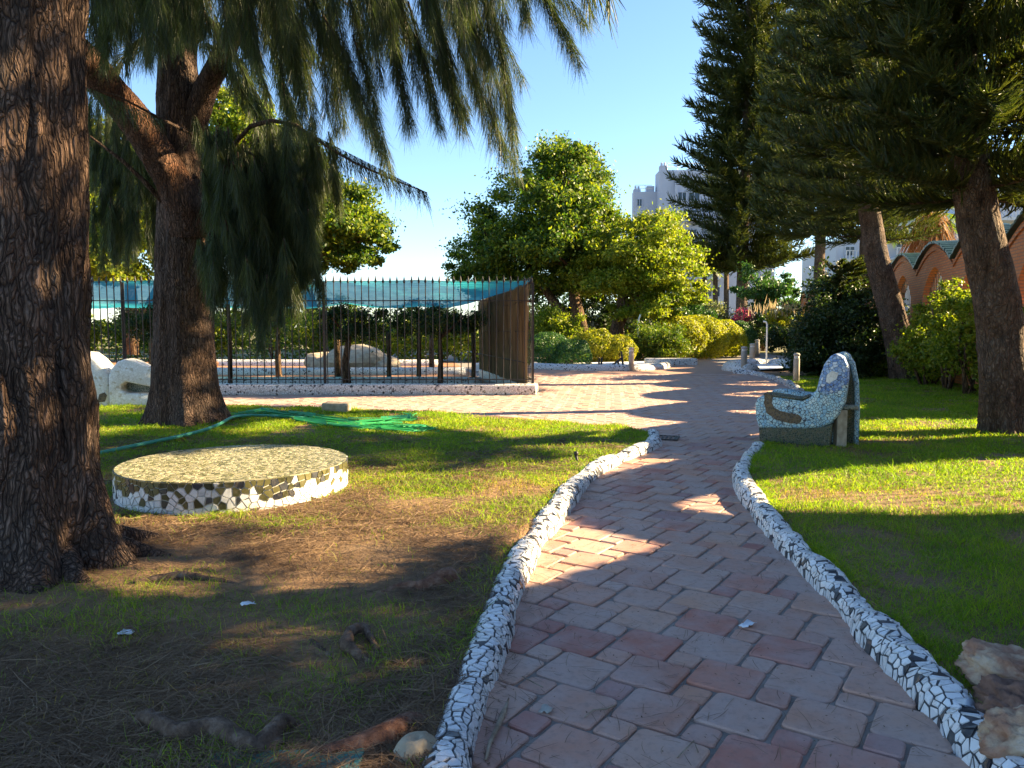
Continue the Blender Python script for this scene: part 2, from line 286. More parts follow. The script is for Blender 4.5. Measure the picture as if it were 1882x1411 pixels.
def strips(P, D, L, W, curl=None, segs=2, side=None, tip=.12, mid=1.):
    """thin ribbons: start P, direction D, length L, width W, curl = offset reached at the end (times t^2)"""
    P = np.asarray(P, float); n = len(P); D = unit(np.asarray(D, float)); L = np.broadcast_to(np.asarray(L, float), (n,)); W = np.broadcast_to(np.asarray(W, float), (n,))
    if side is None: side = unit(np.cross(D, unit(rng.normal(size=(n, 3)))))
    V = np.zeros((n, segs + 1, 2, 3))
    for k in range(segs + 1):
        t = k / segs; c = P + D * (L * t)[:, None] + (0 if curl is None else curl * t * t)
        wd = W * ((1 - t) * (1 - tip) + tip if segs == 1 else (1 if t == 0 else (tip if k == segs else mid))) * .5
        V[:, k, 0] = c - side * wd[:, None]; V[:, k, 1] = c + side * wd[:, None]
    b = np.arange(n)[:, None] * (segs + 1) * 2 + np.arange(segs)[None] * 2
    F = np.stack([b, b + 1, b + 3, b + 2], -1).reshape(-1, 4); return V.reshape(-1, 3), F
def join(parts):
    V = []; F = []; k = 0
    for v, f in parts: V.append(v); F.append(f + k); k += len(v)
    return np.concatenate(V), np.concatenate(F)
def leaves(C, size, out=None, flat=.5, asp=.6, droop=0.):
    """one folded-free quad leaf at each point"""
    n = len(C); N = rng.normal(size=(n, 3)); N = unit(N + (0 if out is None else unit(out) * flat * 2)); a = unit(np.cross(N, rng.normal(size=(n, 3)))); a[:, 2] -= droop; a = unit(a); b = unit(np.cross(N, a))
    s = size * rng.uniform(.6, 1.3, n)[:, None]
    V = np.stack([C - a * s * .5, C + b * s * asp * .5 + a * s * .05, C + a * s * .55, C - b * s * asp * .5 + a * s * .05], 1)
    return V.reshape(-1, 3), np.arange(4 * n).reshape(n, 4)
def ellip(n, c, r, shell=.55):
    d = unit(rng.normal(size=(n, 3))); q = rng.uniform(shell ** 3, 1, n) ** (1 / 3); return np.asarray(c) + d * q[:, None] * np.asarray(r), d
def voronoi(S, bounds, gap):
    S = np.asarray(S); out = []; x0, x1, y0, y1 = bounds
    for i, p in enumerate(S):
        d = ((S - p) ** 2).sum(1); near = np.argsort(d)[1:15]; poly = [(x0, y0), (x1, y0), (x1, y1), (x0, y1)]
        for j in near:
            q = S[j]; nx, ny = q - p; l = math.hypot(nx, ny)
            if l < 1e-6: continue
            nx /= l; ny /= l; c = nx * (p[0] + q[0]) / 2 + ny * (p[1] + q[1]) / 2 - gap / 2; new = []
            for a, b in zip(poly, poly[1:] + poly[:1]):
                da = nx * a[0] + ny * a[1] - c; db = nx * b[0] + ny * b[1] - c
                if da <= 0: new.append(a)
                if (da < 0 < db) or (db < 0 < da): t = da / (da - db); new.append((a[0] + (b[0] - a[0]) * t, a[1] + (b[1] - a[1]) * t))
            poly = new
            if len(poly) < 3: break
        out.append(poly if len(poly) >= 3 else None)
    return out
# ================================================================== SETTING
LK = [(-.36, .9), (-.27, 1.8), (-.225, 2.59), (-.165, 3.15), (-.085, 3.93), (.01, 4.55), (.125, 5.28), (.32, 6.12), (.59, 7.16), (1.01, 8.44), (1.58, 9.48), (1.92, 10.2), (2.05, 11.05)]
RK = [(1.62, .9), (1.66, 1.8), (1.71, 2.6), (1.77, 3.0), (1.82, 3.6), (1.90, 4.3), (1.98, 5.2), (2.09, 6.2), (2.24, 7.2), (2.45, 8.0), (2.8, 8.9), (3.2, 9.75)]
RK2 = [(4.6, 12.6), (5.6, 15.0), (6.85, 18.07), (7.7, 21.2), (8.2, 24.2), (8.3, 25.8), (7.9, 26.9)]
LE = LK + [(1.75, 11.6), (1.0, 12.2), (-.2, 13.0), (-1.4, 13.69), (-3.4, 14.3), (-5.6, 14.93), (-14., 15.6)]
RE = RK + RK2
def xat(pl, y): return np.interp(y, [p[1] for p in pl], [p[0] for p in pl])
def catmull(pl, step):
    P = [np.array(p, float) for p in pl]; P = [2 * P[0] - P[1]] + P + [2 * P[-1] - P[-2]]; out = []
    for i in range(1, len(P) - 2):
        for t in np.linspace(0, 1, 16, endpoint=False):
            a, b, c, d = P[i - 1:i + 3]; out.append(.5 * (2 * b + (c - a) * t + (2 * a - 5 * b + 4 * c - d) * t * t + (3 * b - 3 * c + d - a) * t ** 3))
    out.append(P[-2]); out = np.array(out); s = np.r_[0, np.cumsum(np.hypot(*np.diff(out, axis=0).T))]; n = max(2, int(s[-1] / step)); q = np.linspace(0, s[-1], n + 1)
    return np.stack([np.interp(q, s, out[:, 0]), np.interp(q, s, out[:, 1])], 1), q
def lawn_z(X, Y, s):
    P = np.stack([X * .7, Y * .7, X * 0 + s], -1); P2 = np.stack([X * 5, Y * 5, X * 0 + s], -1)
    return .035 + .05 * fbm(P, 2, s) + .022 * (fbm(P2, 3, s + 4) - .5)
big = MB(); big.add([(-900, -300, -.09), (900, -300, -.09), (900, 1500, -.09), (-900, 1500, -.09)], [(0, 1, 2, 3)])
tag(big.build('ground', 'farground'), 'dry grassy ground of the park reaching to the horizon', kind='structure')
path = MB(); path.add([(-22, .2, -.016), (10, .2, -.016), (13, 17, -.016), (17, 55, -.016), (-6, 55, -.016), (-22, 19, -.016)], [(0, 1, 2, 3, 4, 5)])
path = tag(path.build('paved_path', 'mortar'), 'terracotta tiled garden path widening into a plaza', kind='structure')
far = MB(); far.add([(.55, 25.5, -.004), (8.4, 25.5, -.004), (10.2, 40, -.004), (15.5, 54.5, -.004), (9.5, 54.5, -.004), (4.2, 40, -.004), (.7, 31, -.004)], [(0, 1, 2, 3, 4, 5, 6)])
tag(far.build('plaza_paving', 'farpave', path))
def lawn(name, rows, edge, sgn, far_, seed, label):
    T = np.r_[0, .05, .1, .16, .23, np.arange(.3, 3, .09), np.arange(3, far_, .25), far_]; Y = np.asarray(rows)
    E_ = np.array([xat(edge, y) for y in Y]); X = E_[:, None] + sgn * T[None]; YY = np.repeat(Y[:, None], len(T), 1); Z = lawn_z(X, YY, seed); Z[:, 0] = -.02; Z[:, 1] *= .6
    n, m = X.shape; i = np.arange(n - 1)[:, None] * m + np.arange(m - 1)[None]; F = np.stack([i, i + 1, i + m + 1, i + m], -1).reshape(-1, 4)
    if sgn < 0: F = F[:, ::-1]
    return tag(quads(name, np.stack([X, YY, Z], -1), F, 'soil', None, True), label, kind='structure')
lawn('lawn', np.r_[np.arange(.3, 11, .08), np.arange(11, 15.6, .06)], LE, -1, 13, 3, 'patchy lawn with bare soil to the left of the path')
lawn('lawn', np.r_[np.arange(.3, 10, .08), np.arange(10, 27, .2)], RE, 1, 9, 9, 'lush lawn between the path and the brick wall')
# ---- tiles (Pythagorean pattern of large and small squares, heading 34 degrees)
A_, B_, GAP = .298, .150, .016
def tile_mesh(w, rc, seed, fine=True):
    r_ = random.Random(seed); pts = []; h = w / 2
    for cx, cy, a0 in ((1, 1, 0), (-1, 1, 90), (-1, -1, 180), (1, -1, 270)):
        rr = rc * (r_.uniform(.5, 1.3) if r_.random() < .85 else 2.0); jx, jy = r_.uniform(-.004, .004), r_.uniform(-.004, .004)
        for k in range(4 if fine else 1):
            a = R(a0 + (90 * k / 3 if fine else 45)); pts.append((cx * (h - rr) + rr * cos(a) + jx, cy * (h - rr) + rr * sin(a) + jy))
    n = len(pts); b = .006; vs = [(x * (1 - b / h), y * (1 - b / h), 0) for x, y in pts] + [(x, y, -b) for x, y in pts] + [(x, y, -.03) for x, y in pts]
    fs = [tuple(range(n))] + [(k + r * n, k + (r + 1) * n, (k + 1) % n + (r + 1) * n, (k + 1) % n + r * n) for r in (0, 1) for k in range(n)]
    return vs, fs
TM = {}
for kind_, w_, rc in (('b', A_ - GAP, .028), ('s', B_ - GAP, .02)):
    for k in range(9):
        mb = MB(); mb.add(*tile_mesh(w_, rc, k + 11)); TM[kind_, k] = mb.mesh('paving_tile', 'tile')
hd = R(34); U = np.array([sin(hd + pi / 2), cos(hd + pi / 2)]); Vv = np.array([sin(hd), cos(hd)]); cand = []
for i in range(-130, 130):
    for j in range(-130, 130):
        o = np.array([A_ * i - B_ * j, B_ * i + A_ * j])
        for kind_, c in (('b', o + A_ / 2), ('s', o + np.array([A_ + B_ / 2, B_ / 2]))):
            x, y = U * c[0] + Vv * c[1]
            if not .8 < y < 26.5 or abs(x) > .7 * y + 1.2: continue
            if y < 11.05: ok = xat(LK, y) - .12 < x < xat(RE, y) + .15
            else: ok = x < xat(RE, y) + .1 and (x > xat(LE, y) - .2 if y < 15.6 else True) and (y < 17.9 or x > .75)
            if ok: cand.append((y, x, kind_))
cand.sort(); vis = [c for c in cand if c[0] > 2.45 and abs(c[1]) < .69 * c[0]]; ind = set(vis[:300]); farm = {k: tile_mesh(w_, rc, 3, False) for k, w_, rc in (('b', A_ - .010, .012), ('s', B_ - .010, .008))}; tj = MB()
for y, x, k in cand:
    dz = random.uniform(-.006, .003) + .006 * (vn(np.array([x * 1.3, y * 1.3, 0]), 5) - .6); rz = -hd + random.uniform(-.02, .02)
    if (y, x, k) in ind:
        o = link(bpy.data.objects.new('paving_tile', TM[k, random.randrange(9)]), path); o.location = (x + random.uniform(-.003, .003), y + random.uniform(-.003, .003), dz); o.rotation_euler = (random.uniform(-.014, .014), random.uniform(-.014, .014), rz + random.randrange(4) * pi / 2)
    else:
        vs, fs = farm[k]; c, s = cos(rz), sin(rz); tj.add([(x + a * c - b * s, y + a * s + b * c, q + dz) for a, b, q in vs], fs)
tag(tj.build('paving_tiles', 'tilefar', path), kind='stuff')
# ---- kerbs of broken white tile
def kerb(name, pl, w_, h_, seed, label, mosaic_to, chip=.038, ymin=2.3):
    rd = random.Random(seed); C, S = catmull(pl, .06); T = np.gradient(C, axis=0); T = unit(T); N = np.stack([T[:, 1], -T[:, 0]], 1); root = wl(thing(name, (C[0][0], C[0][1], 0), label, 'kerb'))
    def surf(s, t, off=0.):    # t 0..1 across, from outer left base to right base
        cx, cy = np.interp(s, S, C[:, 0]), np.interp(s, S, C[:, 1]); nx, ny = np.interp(s, S, N[:, 0]), np.interp(s, S, N[:, 1])
        wob = 1 + .34 * (vn(np.array([s * 2.2, seed, 0.]), seed) - .5) + .2 * (vn(np.array([s * 9., seed, 3.]), seed) - .5); a = pi * (1 - t); cs, sn = cos(a), sin(a)
        x = math.copysign(abs(cs) ** .75, cs) * w_ * wob + math.copysign(off, cs) * abs(cs); z = sn ** .8 * h_ * wob + off * sn
        x += .03 * (vn(np.array([s * 1.4, 7., seed]), 3) - .5)
        return (cx + nx * x, cy + ny * x, z - .015)
    K = 14; V = [surf(s, k / K) for s in S for k in range(K + 1)]; n = len(S)
    F = [(i * (K + 1) + k, i * (K + 1) + k + 1, (i + 1) * (K + 1) + k + 1, (i + 1) * (K + 1) + k) for i in range(n - 1) for k in range(K)]
    bed = MB(); bed.add(V, F); bed.add([V[k] for k in range(K + 1)], [tuple(range(K, -1, -1))]); bed.add(V[-K - 1:], [tuple(range(K + 1))])
    b = bed.build('kerb_bed', 'grout' if mosaic_to > 0 else 'kerbpath', root, True)
    if mosaic_to <= 0: return root
    Lp = w_ * 1.25 + h_ * 1.5; smax = min(S[-1], mosaic_to); seeds = []
    ns, ntt = int(smax / chip), max(3, int(Lp / chip))
    for i in range(ns):
        for j in range(ntt): seeds.append(((i + rd.uniform(.02, .98)) * smax / ns, (j + rd.uniform(.02, .98)) * Lp / ntt))
    cells = voronoi(seeds, (0, smax, 0, Lp), .0092); items = []
    for p, poly in zip(seeds, cells):
        if not poly or len(poly) > 9: continue
        if rd.random() < .035: continue
        o = rd.uniform(.003, .008); ta_, tb_ = rd.gauss(0, .07), rd.gauss(0, .07); top = [surf(s, t / Lp, max(.0015, o + (s - p[0]) * ta_ + (t - p[1]) * tb_)) for s, t in poly]; bot = [surf(s, t / Lp, -.003) for s, t in poly]; c = np.mean(top, 0)
        q = vn(np.array([p[0] * 1.5, 0, seed]), 8); items.append((c, top, bot, rd.random() < (.05 + .1 * q), p[1] / Lp))
    # the 300 that show largest: near, on the side turned to the camera
    def score(it):
        c, t = it[0], it[4]; s = np.interp(c[1], C[:, 1], S); nx, ny = np.interp(s, S, N[:, 0]), np.interp(s, S, N[:, 1]); a = pi * (1 - t); nrm = np.array([nx * cos(a), ny * cos(a), sin(a) + .2]); v = np.array([0, 0, 1.55]) - c; d = np.linalg.norm(v)
        return -1 if (c[1] < ymin or abs(c[0]) > .69 * c[1]) else float(nrm @ v / d) / d ** 2
    items.sort(key=score, reverse=True); jw = MB()
    for i, (c, top, bot, dark, t) in enumerate(items):
        n = len(top); fs = [tuple(range(n))] + [(k, k + n, (k + 1) % n + n, (k + 1) % n) for k in range(n)]
        if i < 290 and score(items[i]) > 0: m_ = MB(); m_.add(top + bot, fs); m_.build('tile_chip', 'chipd' if dark else 'chipw', root)
        else: jw.add(top + bot, fs, 1 if dark else 0)
    tag(jw.build('tile_chips', ['chipw', 'chipd'], root), kind='stuff'); return root
kerb('mosaic_kerb', LK, .085, .115, 4, 'low rounded kerb of broken white tiles bordering the patchy lawn with tree roots', 99)
kerb('mosaic_kerb', RK, .09, .12, 15, 'low rounded kerb of broken white tiles leading up to the blue mosaic bench', 99)
kerb('mosaic_kerb', RK2, .10, .14, 23, 'far white mosaic kerb curving along the lawn beyond the blue bench', 0)
# ================================================================== GRASS
def in_view(X, Y): return (np.abs(X) < .70 * Y + .35)
DX, DY, DR = -2.6, 7.1, 1.03       # round bench
def grass(name, edge, sgn, seed, n, ymax, far_, mats, dens, label, mat, lmul=1., ymin=2.2):
    u = rng.random(n * 3); e = .25; Y = (ymin ** e + u * (ymax ** e - ymin ** e)) ** (1 / e); X0 = xat(edge, Y) + sgn * .07; X = X0 + sgn * rng.random(len(Y)) * np.minimum(far_, Y * .72 + 3)
    k = in_view(X, Y) & (np.hypot(X - DX, Y - DY) > DR + .02) & (rng.random(len(Y)) < dens(X, Y)); X, Y = X[k][:n], Y[k][:n]; m = len(X); Z = lawn_z(X, Y, seed) - .006
    D = rng.normal(size=(m, 3)) * .45; D[:, 2] = 1; L = rng.uniform(.02, .07, m) * lmul * np.where(rng.random(m) < .07, rng.uniform(1.3, 2.2, m), 1) * (.6 + .8 * vn(np.stack([X * 2, Y * 2, X * 0], -1), 2)); W = rng.uniform(.0028, .0045, m) * np.clip(Y / 4.2, .85, 3.4)
    az = rng.uniform(0, 2 * pi, m); side = np.stack([np.cos(az), np.sin(az), az * 0], -1); cu = rng.normal(size=(m, 3)) * .4; cu[:, 2] = -.25; V, F = strips(np.stack([X, Y, Z], -1), D, L, W, cu * L[:, None], 2, side, .15, .8)
    return tag(quads(name, V, F, mat), label, 'grass', kind='stuff')
def n2(X, Y, s, f): return fbm(np.stack([X * f, Y * f, X * 0], -1), 3, s)
def dl(X, Y):
    lush = np.clip((Y - 6.0) / 2.2, 0, 1) * np.clip((xat(LE, Y) - X) / .7 + .1, 0, 1); a = n2(X, Y, 3, 1.6)
    bare = np.clip((5.9 - Y) / 1., 0, 1); return np.clip((a - .44) * 5 + lush * 1.1 + bare * .15, .015, 1) * np.where(Y < 5.6, .22, 1) * np.where((Y > 5.2) & (Y < 8.5) & (X > -1.7), .62, 1)
grass('grass', LE, -1, 3, 190000, 15.3, 12, None, dl, 'green blades of grass on the patchy lawn under the casuarinas', 'grass', 1.05)
grass('dry_grass', LE, -1, 3, 60000, 15.3, 12, None, lambda X, Y: np.clip((n2(X, Y, 31, 1.1) - .38) * 4, .05, 1) * np.where(Y < 5.4, .3, 1.) * np.clip(1.4 - (Y - 9) * .12, .3, 1), 'straw coloured dry grass thinning out over bare soil', 'grassdry', .85)
grass('grass', RE, 1, 9, 190000, 24, 9, None, lambda X, Y: np.clip((n2(X, Y, 13, 1.9) - .29) * 6, .14, 1), 'dense green grass of the lawn by the brick wall', 'grass', 1.15)
grass('dry_grass', RE, 1, 9, 48000, 20, 9, None, lambda X, Y: np.clip((n2(X, Y, 41, .9) - .42) * 5, .04, 1), 'straw coloured blades among the dense green lawn', 'grassdry', 1.05)
def fringe(edge, sgn, seed, n, label):
    Y = 2.3 + rng.random(n) ** 1.3 * 8.6; k = n2(Y * 3, Y * 0, 5, 1.) > .42; Y = Y[k]; m = len(Y); off = np.abs(rng.normal(size=m)) * .05 + .075; X = xat(edge, Y) + sgn * off; D = rng.normal(size=(m, 3)) * .5; D[:, 2] = 1; D[:, 0] -= sgn * .25; L = rng.uniform(.05, .13, m); cu = rng.normal(size=(m, 3)) * .5; cu[:, 2] = -.3
    V, F = strips(np.stack([X, Y, lawn_z(X, Y, seed) * .6], -1), D, L, rng.uniform(.003, .005, m) * np.clip(Y / 5, .9, 2), cu * L[:, None], 3, None, .15, .8); return tag(quads('grass', V, F, 'grass'), label, 'grass', kind='stuff')
fringe(LE, -1, 3, 3600, 'longer grass blades leaning on the kerb of the patchy lawn'); fringe(RE, 1, 9, 7500, 'longer grass blades leaning on the kerb of the lush lawn')
def litter(name, edge, sgn, seed, n, far_, ymax, dens, label, Lr=(.06, .22)):
    u = rng.random(n * 3); e = .3; Y = (2.2 ** e + u * (ymax ** e - 2.2 ** e)) ** (1 / e); X = xat(edge, Y) + sgn * (.06 + rng.random(len(Y)) * np.minimum(far_, Y * .72 + 3)); k = in_view(X, Y) & (np.hypot(X - DX, Y - DY) > DR + .05) & (rng.random(len(Y)) < dens(X, Y)); X, Y = X[k][:n], Y[k][:n]; m = len(X)
    az = rng.uniform(0, 2 * pi, m) + 2 * n2(X, Y, 9, .8); D = np.stack([np.cos(az), np.sin(az), rng.normal(size=m) * .09], -1); L = rng.uniform(*Lr, m); cu = rng.normal(size=(m, 3)) * .25 * L[:, None]; cu[:, 2] = -np.abs(cu[:, 2]) * .1
    V, F = strips(np.stack([X, Y, lawn_z(X, Y, seed) + rng.uniform(.003, .022, m)], -1), D, L, rng.uniform(.0022, .004, m) * np.clip(Y / 5, .8, 2), cu, 3, unit(np.cross(D, np.array([0, 0, 1.]) + rng.normal(size=(m, 3)) * .3)), .4)
    return tag(quads(name, V, F, 'litter'), label, 'needle litter', kind='stuff')
litter('needle_litter', LE, -1, 3, 70000, 9, 10.5, lambda X, Y: np.clip((n2(X, Y, 17, 1.2) - .3) * 3.5, .12, 1), 'brown fallen needles strewn over the soil around the tree roots')
litter('needle_litter', RE, 1, 9, 9000, 7, 12, lambda X, Y: np.clip((n2(X, Y, 27, 1.2) - .35) * 3, .1, 1), 'thin scatter of brown needles over the lush lawn', (.05, .16))
# ================================================================== TREES
def trunk_mesh(pts, rad, nseg, nring, amp, fr, seed, flare=0., lobes=5, fh=.4, stretch=5., scaly=False):
    P = np.array([tuple(p) for p in pts], float); s = np.r_[0, np.cumsum(np.linalg.norm(np.diff(P, axis=0), axis=1))]; q = np.linspace(0, 1, nring) ** 1.15 * s[-1]
    C = np.stack([np.interp(q, s, P[:, k]) for k in range(3)], 1)
    for _ in range(6): C[1:-1] = (C[:-2] + 2 * C[1:-1] + C[2:]) / 4
    r = np.interp(q, s, rad); T = unit(np.gradient(C, axis=0)); a = unit(np.cross(T, np.array([.02, 1., .03]))); b = np.cross(T, a); th = np.arange(nseg) * 2 * pi / nseg
    n = a[:, None] * np.cos(th)[None, :, None] + b[:, None] * np.sin(th)[None, :, None]; rr = np.repeat(r[:, None], nseg, 1)
    h = (C[:, 2] - C[0, 2])[:, None]
    if flare:
        lb = sum(np.cos(th * k + seed * k * 1.7) * w_ for k, w_ in ((lobes, .55), (2, .3), (lobes + 4, .3)))[None]
        rr = rr * (1 + flare * np.exp(-h / fh) * (.75 + .75 * lb) + .07 * np.exp(-h / 1.5) * lb)
    B = C[:, None] + n * rr[..., None]; Q = (C - C[0])[:, None] + n * r.mean()
    Q = np.stack([Q[..., 0] * fr, Q[..., 1] * fr, Q[..., 2] * fr / stretch], -1); wz = fbm(Q * .6, 2, seed + 5) * 1.5; Q = Q + wz[..., None]
    if scaly: d = fbm(Q, 4, seed) - .5 + .6 * (np.abs(vn(Q * 1.7, seed + 3) - .5) - .25)
    else: d = -np.abs(fbm(Q, 3, seed) - .5) * 3.2 + .35 + .5 * (fbm(Q * 3, 2, seed + 9) - .5)
    big_ = fbm(np.stack([B[..., 0] * 2, B[..., 1] * 2, B[..., 2] * 1.2], -1), 2, seed + 2) - .5
    V = B + n * (amp * d + .05 * r.mean() * 2 * big_)[..., None]; i = np.arange(nring - 1)[:, None] * nseg; j = np.arange(nseg)[None]; k = (j + 1) % nseg
    F = np.stack([i + j, i + k, i + nseg + k, i + nseg + j], -1).reshape(-1, 4); return V.reshape(-1, 3), F
def fingers(spec, dens, nl, wdt, seed=0):
    """drooping casuarina sprays: spec = list of (p0, p1, sag)"""
    P = []; D = []; Lh = []; tw = MB()
    for p0, p1, sag in spec:
        p0, p1 = np.array(p0, float), np.array(p1, float); m = (p0 + p1) / 2 + np.array([0, 0, sag]); L = np.linalg.norm(p1 - p0); n = int(dens * L * rng.uniform(.8, 1.2)); t = rng.random(n) ** .85; t = t[:, None]
        c = (1 - t) ** 2 * p0 + 2 * t * (1 - t) * m + t * t * p1; tan = unit(2 * (1 - t) * (m - p0) + 2 * t * (p1 - m)); rad = rng.normal(size=(n, 3)); rad -= tan * (rad * tan).sum(1)[:, None]
        d = unit(tan * .9 + unit(rad) * rng.uniform(.2, .85, (n, 1)) + np.array([0, 0, -.65])); P.append(c + rad * .015); D.append(d); Lh.append(nl * rng.uniform(.5, 1.15, n) * (1 - .35 * t[:, 0]))
        tt = np.linspace(0, .93, 7)[:, None]; cc = (1 - tt) ** 2 * p0 + 2 * tt * (1 - tt) * m + tt * tt * p1; tw.tube([tuple(x) for x in cc], list(np.linspace(.012, .003, 7)), 4, False)
    P = np.concatenate(P); D = np.concatenate(D); Lh = np.concatenate(Lh); cu = np.zeros_like(P); cu[:, 2] = -.25; cu += rng.normal(size=P.shape) * .16
    V, F = strips(P, D, Lh, wdt * rng.uniform(.7, 1.3, len(P)), cu * Lh[:, None], 2, None, .3, .9); return V, F, tw
# ---- casuarina beside the round bench (near trunk)
ta = wl(thing('casuarina_tree', (-3.12, 4.85, .04), 'huge furrowed casuarina trunk with spreading roots beside the low round mosaic bench', 'tree'))
V, F = trunk_mesh([(-3.12, 4.85, -.12), (-3.13, 4.87, 1.5), (-3.12, 4.9, 3), (-3.06, 4.95, 4.6), (-2.95, 5.1, 7), (-2.8, 5.2, 10)], [.40, .385, .375, .37, .3, .16], 320, 700, .06, 8, 4, 1.0, 5, .33, 6)
quads('trunk', V, F, 'bark', ta, True)
def root(pts, rad, parent, seed, mat='rootbark'):
    V, F = trunk_mesh([(x, y, z) for x, y, z in pts], rad, 20, 60, .010, 26, seed, stretch=2.5); return quads('root', V, F, mat, parent, True)
def g3(x, y, dz): p = gp(x, y, .05); return (p.x, p.y, .05 + dz)
random.seed(77)
for k in range(9):
    a = -2.4 + k * .42 + random.uniform(-.12, .12); L_ = random.uniform(.5, 1.1); pts_ = []
    for t in np.linspace(0, 1, 6): r_ = .26 + L_ * t; aa = a + .35 * t * t * random.uniform(-1, 1); pts_.append((-3.12 + cos(aa) * r_, 4.85 + sin(aa) * r_, (.20 * (1 - t) ** 1.5 + .015 - .10 * t) - .02))
    root(pts_, [.12, .09, .062, .045, .03, .012], ta, 40 + k, 'bark')
root([g3(560, 1345, -.03), g3(470, 1395, .03), g3(400, 1352, .035), g3(320, 1362, .03), g3(265, 1330, .04), g3(225, 1355, -.05)], [.03, .035, .04, .035, .03, .012], ta, 3)
root([g3(545, 1340, .0), g3(520, 1352, .05), g3(480, 1385, .03), g3(440, 1392, -.02)], [.02, .034, .035, .02], ta, 5)
root([g3(850, 1320, -.06), g3(752, 1330, .01), g3(700, 1372, .025), g3(620, 1392, .01), g3(540, 1402, -.015), g3(470, 1410, -.07)], [.02, .04, .05, .042, .038, .03], ta, 6, 'rootred')
root([g3(705, 1232, -.02), g3(660, 1215, .03), g3(634, 1203, .05), g3(645, 1180, .06), g3(672, 1168, .05), g3(690, 1200, .02), g3(716, 1222, -.04)], [.012, .02, .03, .028, .02, .014, .008], ta, 8)
root([g3(850, 1070, -.04), g3(822, 1075, .05), g3(780, 1088, .03), g3(735, 1085, .02), g3(660, 1100, -.05)], [.035, .065, .04, .03, .02], ta, 9, 'rootred')
root([g3(250, 1075, .0), g3(330, 1062, .02), g3(420, 1072, .0), g3(500, 1098, -.05)], [.035, .028, .02, .012], ta, 12)
root([g3(835, 1190, -.03), g3(830, 1230, .012), g3(838, 1275, .0), g3(826, 1310, -.04)], [.012, .018, .015, .01], ta, 14)
root([g3(540, 1170, -.03), g3(570, 1180, .01), g3(600, 1200, .0), g3(650, 1290, .01), g3(720, 1300, -.03)], [.012, .014, .012, .012, .008], ta, 15)
# ---- forked casuarina
tb = wl(thing('casuarina_tree', (-5.32, 12.3, .05), 'dark forked casuarina with a slanting limb, standing by the green hose', 'tree'))
V, F = trunk_mesh([(-5.28, 12.3, -.12), (-5.30, 12.3, 1.3), (-5.26, 12.3, 2.6), (-5.2, 12.3, 3.5), (-5.28, 12.35, 4.6), (-5.3, 12.4, 5.6), (-5.2, 12.4, 8), (-5.1, 12.5, 11.5)], [.47, .44, .415, .40, .33, .3, .25, .12], 150, 360, .05, 7, 21, .7, 5, .4, 6)
quads('trunk', V, F, 'bark', tb, True)
q0, q1, q2, q3 = at(345, 430, 12.2), at(318, 330, 12.0), at(255, 228, 11.7), at(165, 120, 11.2)
V, F = trunk_mesh([q0, at(342, 385, 12.1), q1, q2, q3, at(60, 10, 10.6), at(-60, -120, 10)], [.34, .32, .27, .25, .23, .2, .15], 90, 170, .02, 10, 33, stretch=5); quads('limb', V, F, 'barkred', tb, True)
V, F = trunk_mesh([at(352, 240, 12.3), at(375, 170, 12.2), at(420, 80, 12), at(480, -60, 11.5)], [.2, .18, .15, .1], 40, 70, .015, 12, 35, stretch=5); quads('limb', V, F, 'bark', tb, True)
lb = MB(); lb.tube([tuple(at(*p)) for p in ((375, 385, 12), (398, 300, 11.6), (430, 265, 11.2), (460, 232, 11), (500, 221, 10.8), (545, 230, 10.6), (600, 268, 10.4), (650, 298, 10.2), (710, 325, 10.1), (785, 354, 10))], [.045, .04, .036, .032, .028, .024, .02, .016, .012, .006], 6); lb.tube([tuple(at(*p)) for p in ((395, 305, 11.6), (420, 290, 11.4), (455, 278, 11.2), (490, 300, 11), (540, 330, 10.8))], [.03, .025, .02, .016, .008], 6); lb.tube([tuple(at(*p)) for p in ((300, 370, 12), (262, 330, 11.8), (225, 295, 11.6), (165, 250, 11.3))], [.05, .035, .03, .015], 6)
lb.tube([tuple(at(*p)) for p in ((165, 162, 9), (215, 175, 9.4), (290, 215, 10), (350, 245, 11.2), (362, 262, 12))], [.006, .012, .018, .025, .03], 6)
lb.build('limb', 'bark', tb, True)
# foliage of the two casuarinas. fingers are placed as hanging sprays below boughs that leave the trunks high up
def hang(lst, Y, up=1.1, dx=.45, sag=.12):
    out = []
    for x, y in lst:
        p1 = np.array(at(x, y, Y + random.uniform(-.4, .4))); L = up * random.uniform(.8, 1.25); p0 = p1 + np.array([-dx * L * random.uniform(.3, 1.2), random.uniform(-.3, .3), L]); out.append((p0, p1, sag * L))
    return out
random.seed(21); spA = []
spA += hang([(1065, 118), (1058, 95)], 7.2, 1.0, .75, .2) + hang([(1084, 28), (1076, 45), (1040, 10)], 7.2, .8, .9, .2)
spA += hang([(950, 318), (940, 300), (945, 250), (925, 285), (935, 215), (960, 150), (905, 262)], 7.3, 1.2, .42, .1)
spA += hang([(850, 240), (842, 222), (858, 205), (810, 235), (800, 215), (757, 232), (748, 240)], 7.4, 1.1, .3, .1)
spA += hang([(715, 312), (708, 295), (690, 270), (676, 240)], 7.6, 1.1, .42, .14) + hang([(633, 235), (618, 242), (582, 232), (560, 240), (530, 245), (600, 210)], 7.6, 1.1, .15)
spA += hang([(700, 160), (690, 215), (652, 180), (770, 170), (730, 140), (820, 150), (880, 180), (900, 120)], 7.2, 1., .2)
for k in range(82):
    x = random.uniform(180, 985); lim = 100 if x < 400 else (140 if x < 700 else 115 if x < 900 else 55); spA += hang([(x, lim * (1 - random.random() ** 1.6) + random.uniform(-60, 15))], random.uniform(6.0, 9.0), random.uniform(.8, 1.3), .2)
for k in range(60):
    x = random.uniform(170, 330); spA += hang([(x, random.uniform(-90, 130))], random.uniform(8.5, 11.0), 1.0, .0)
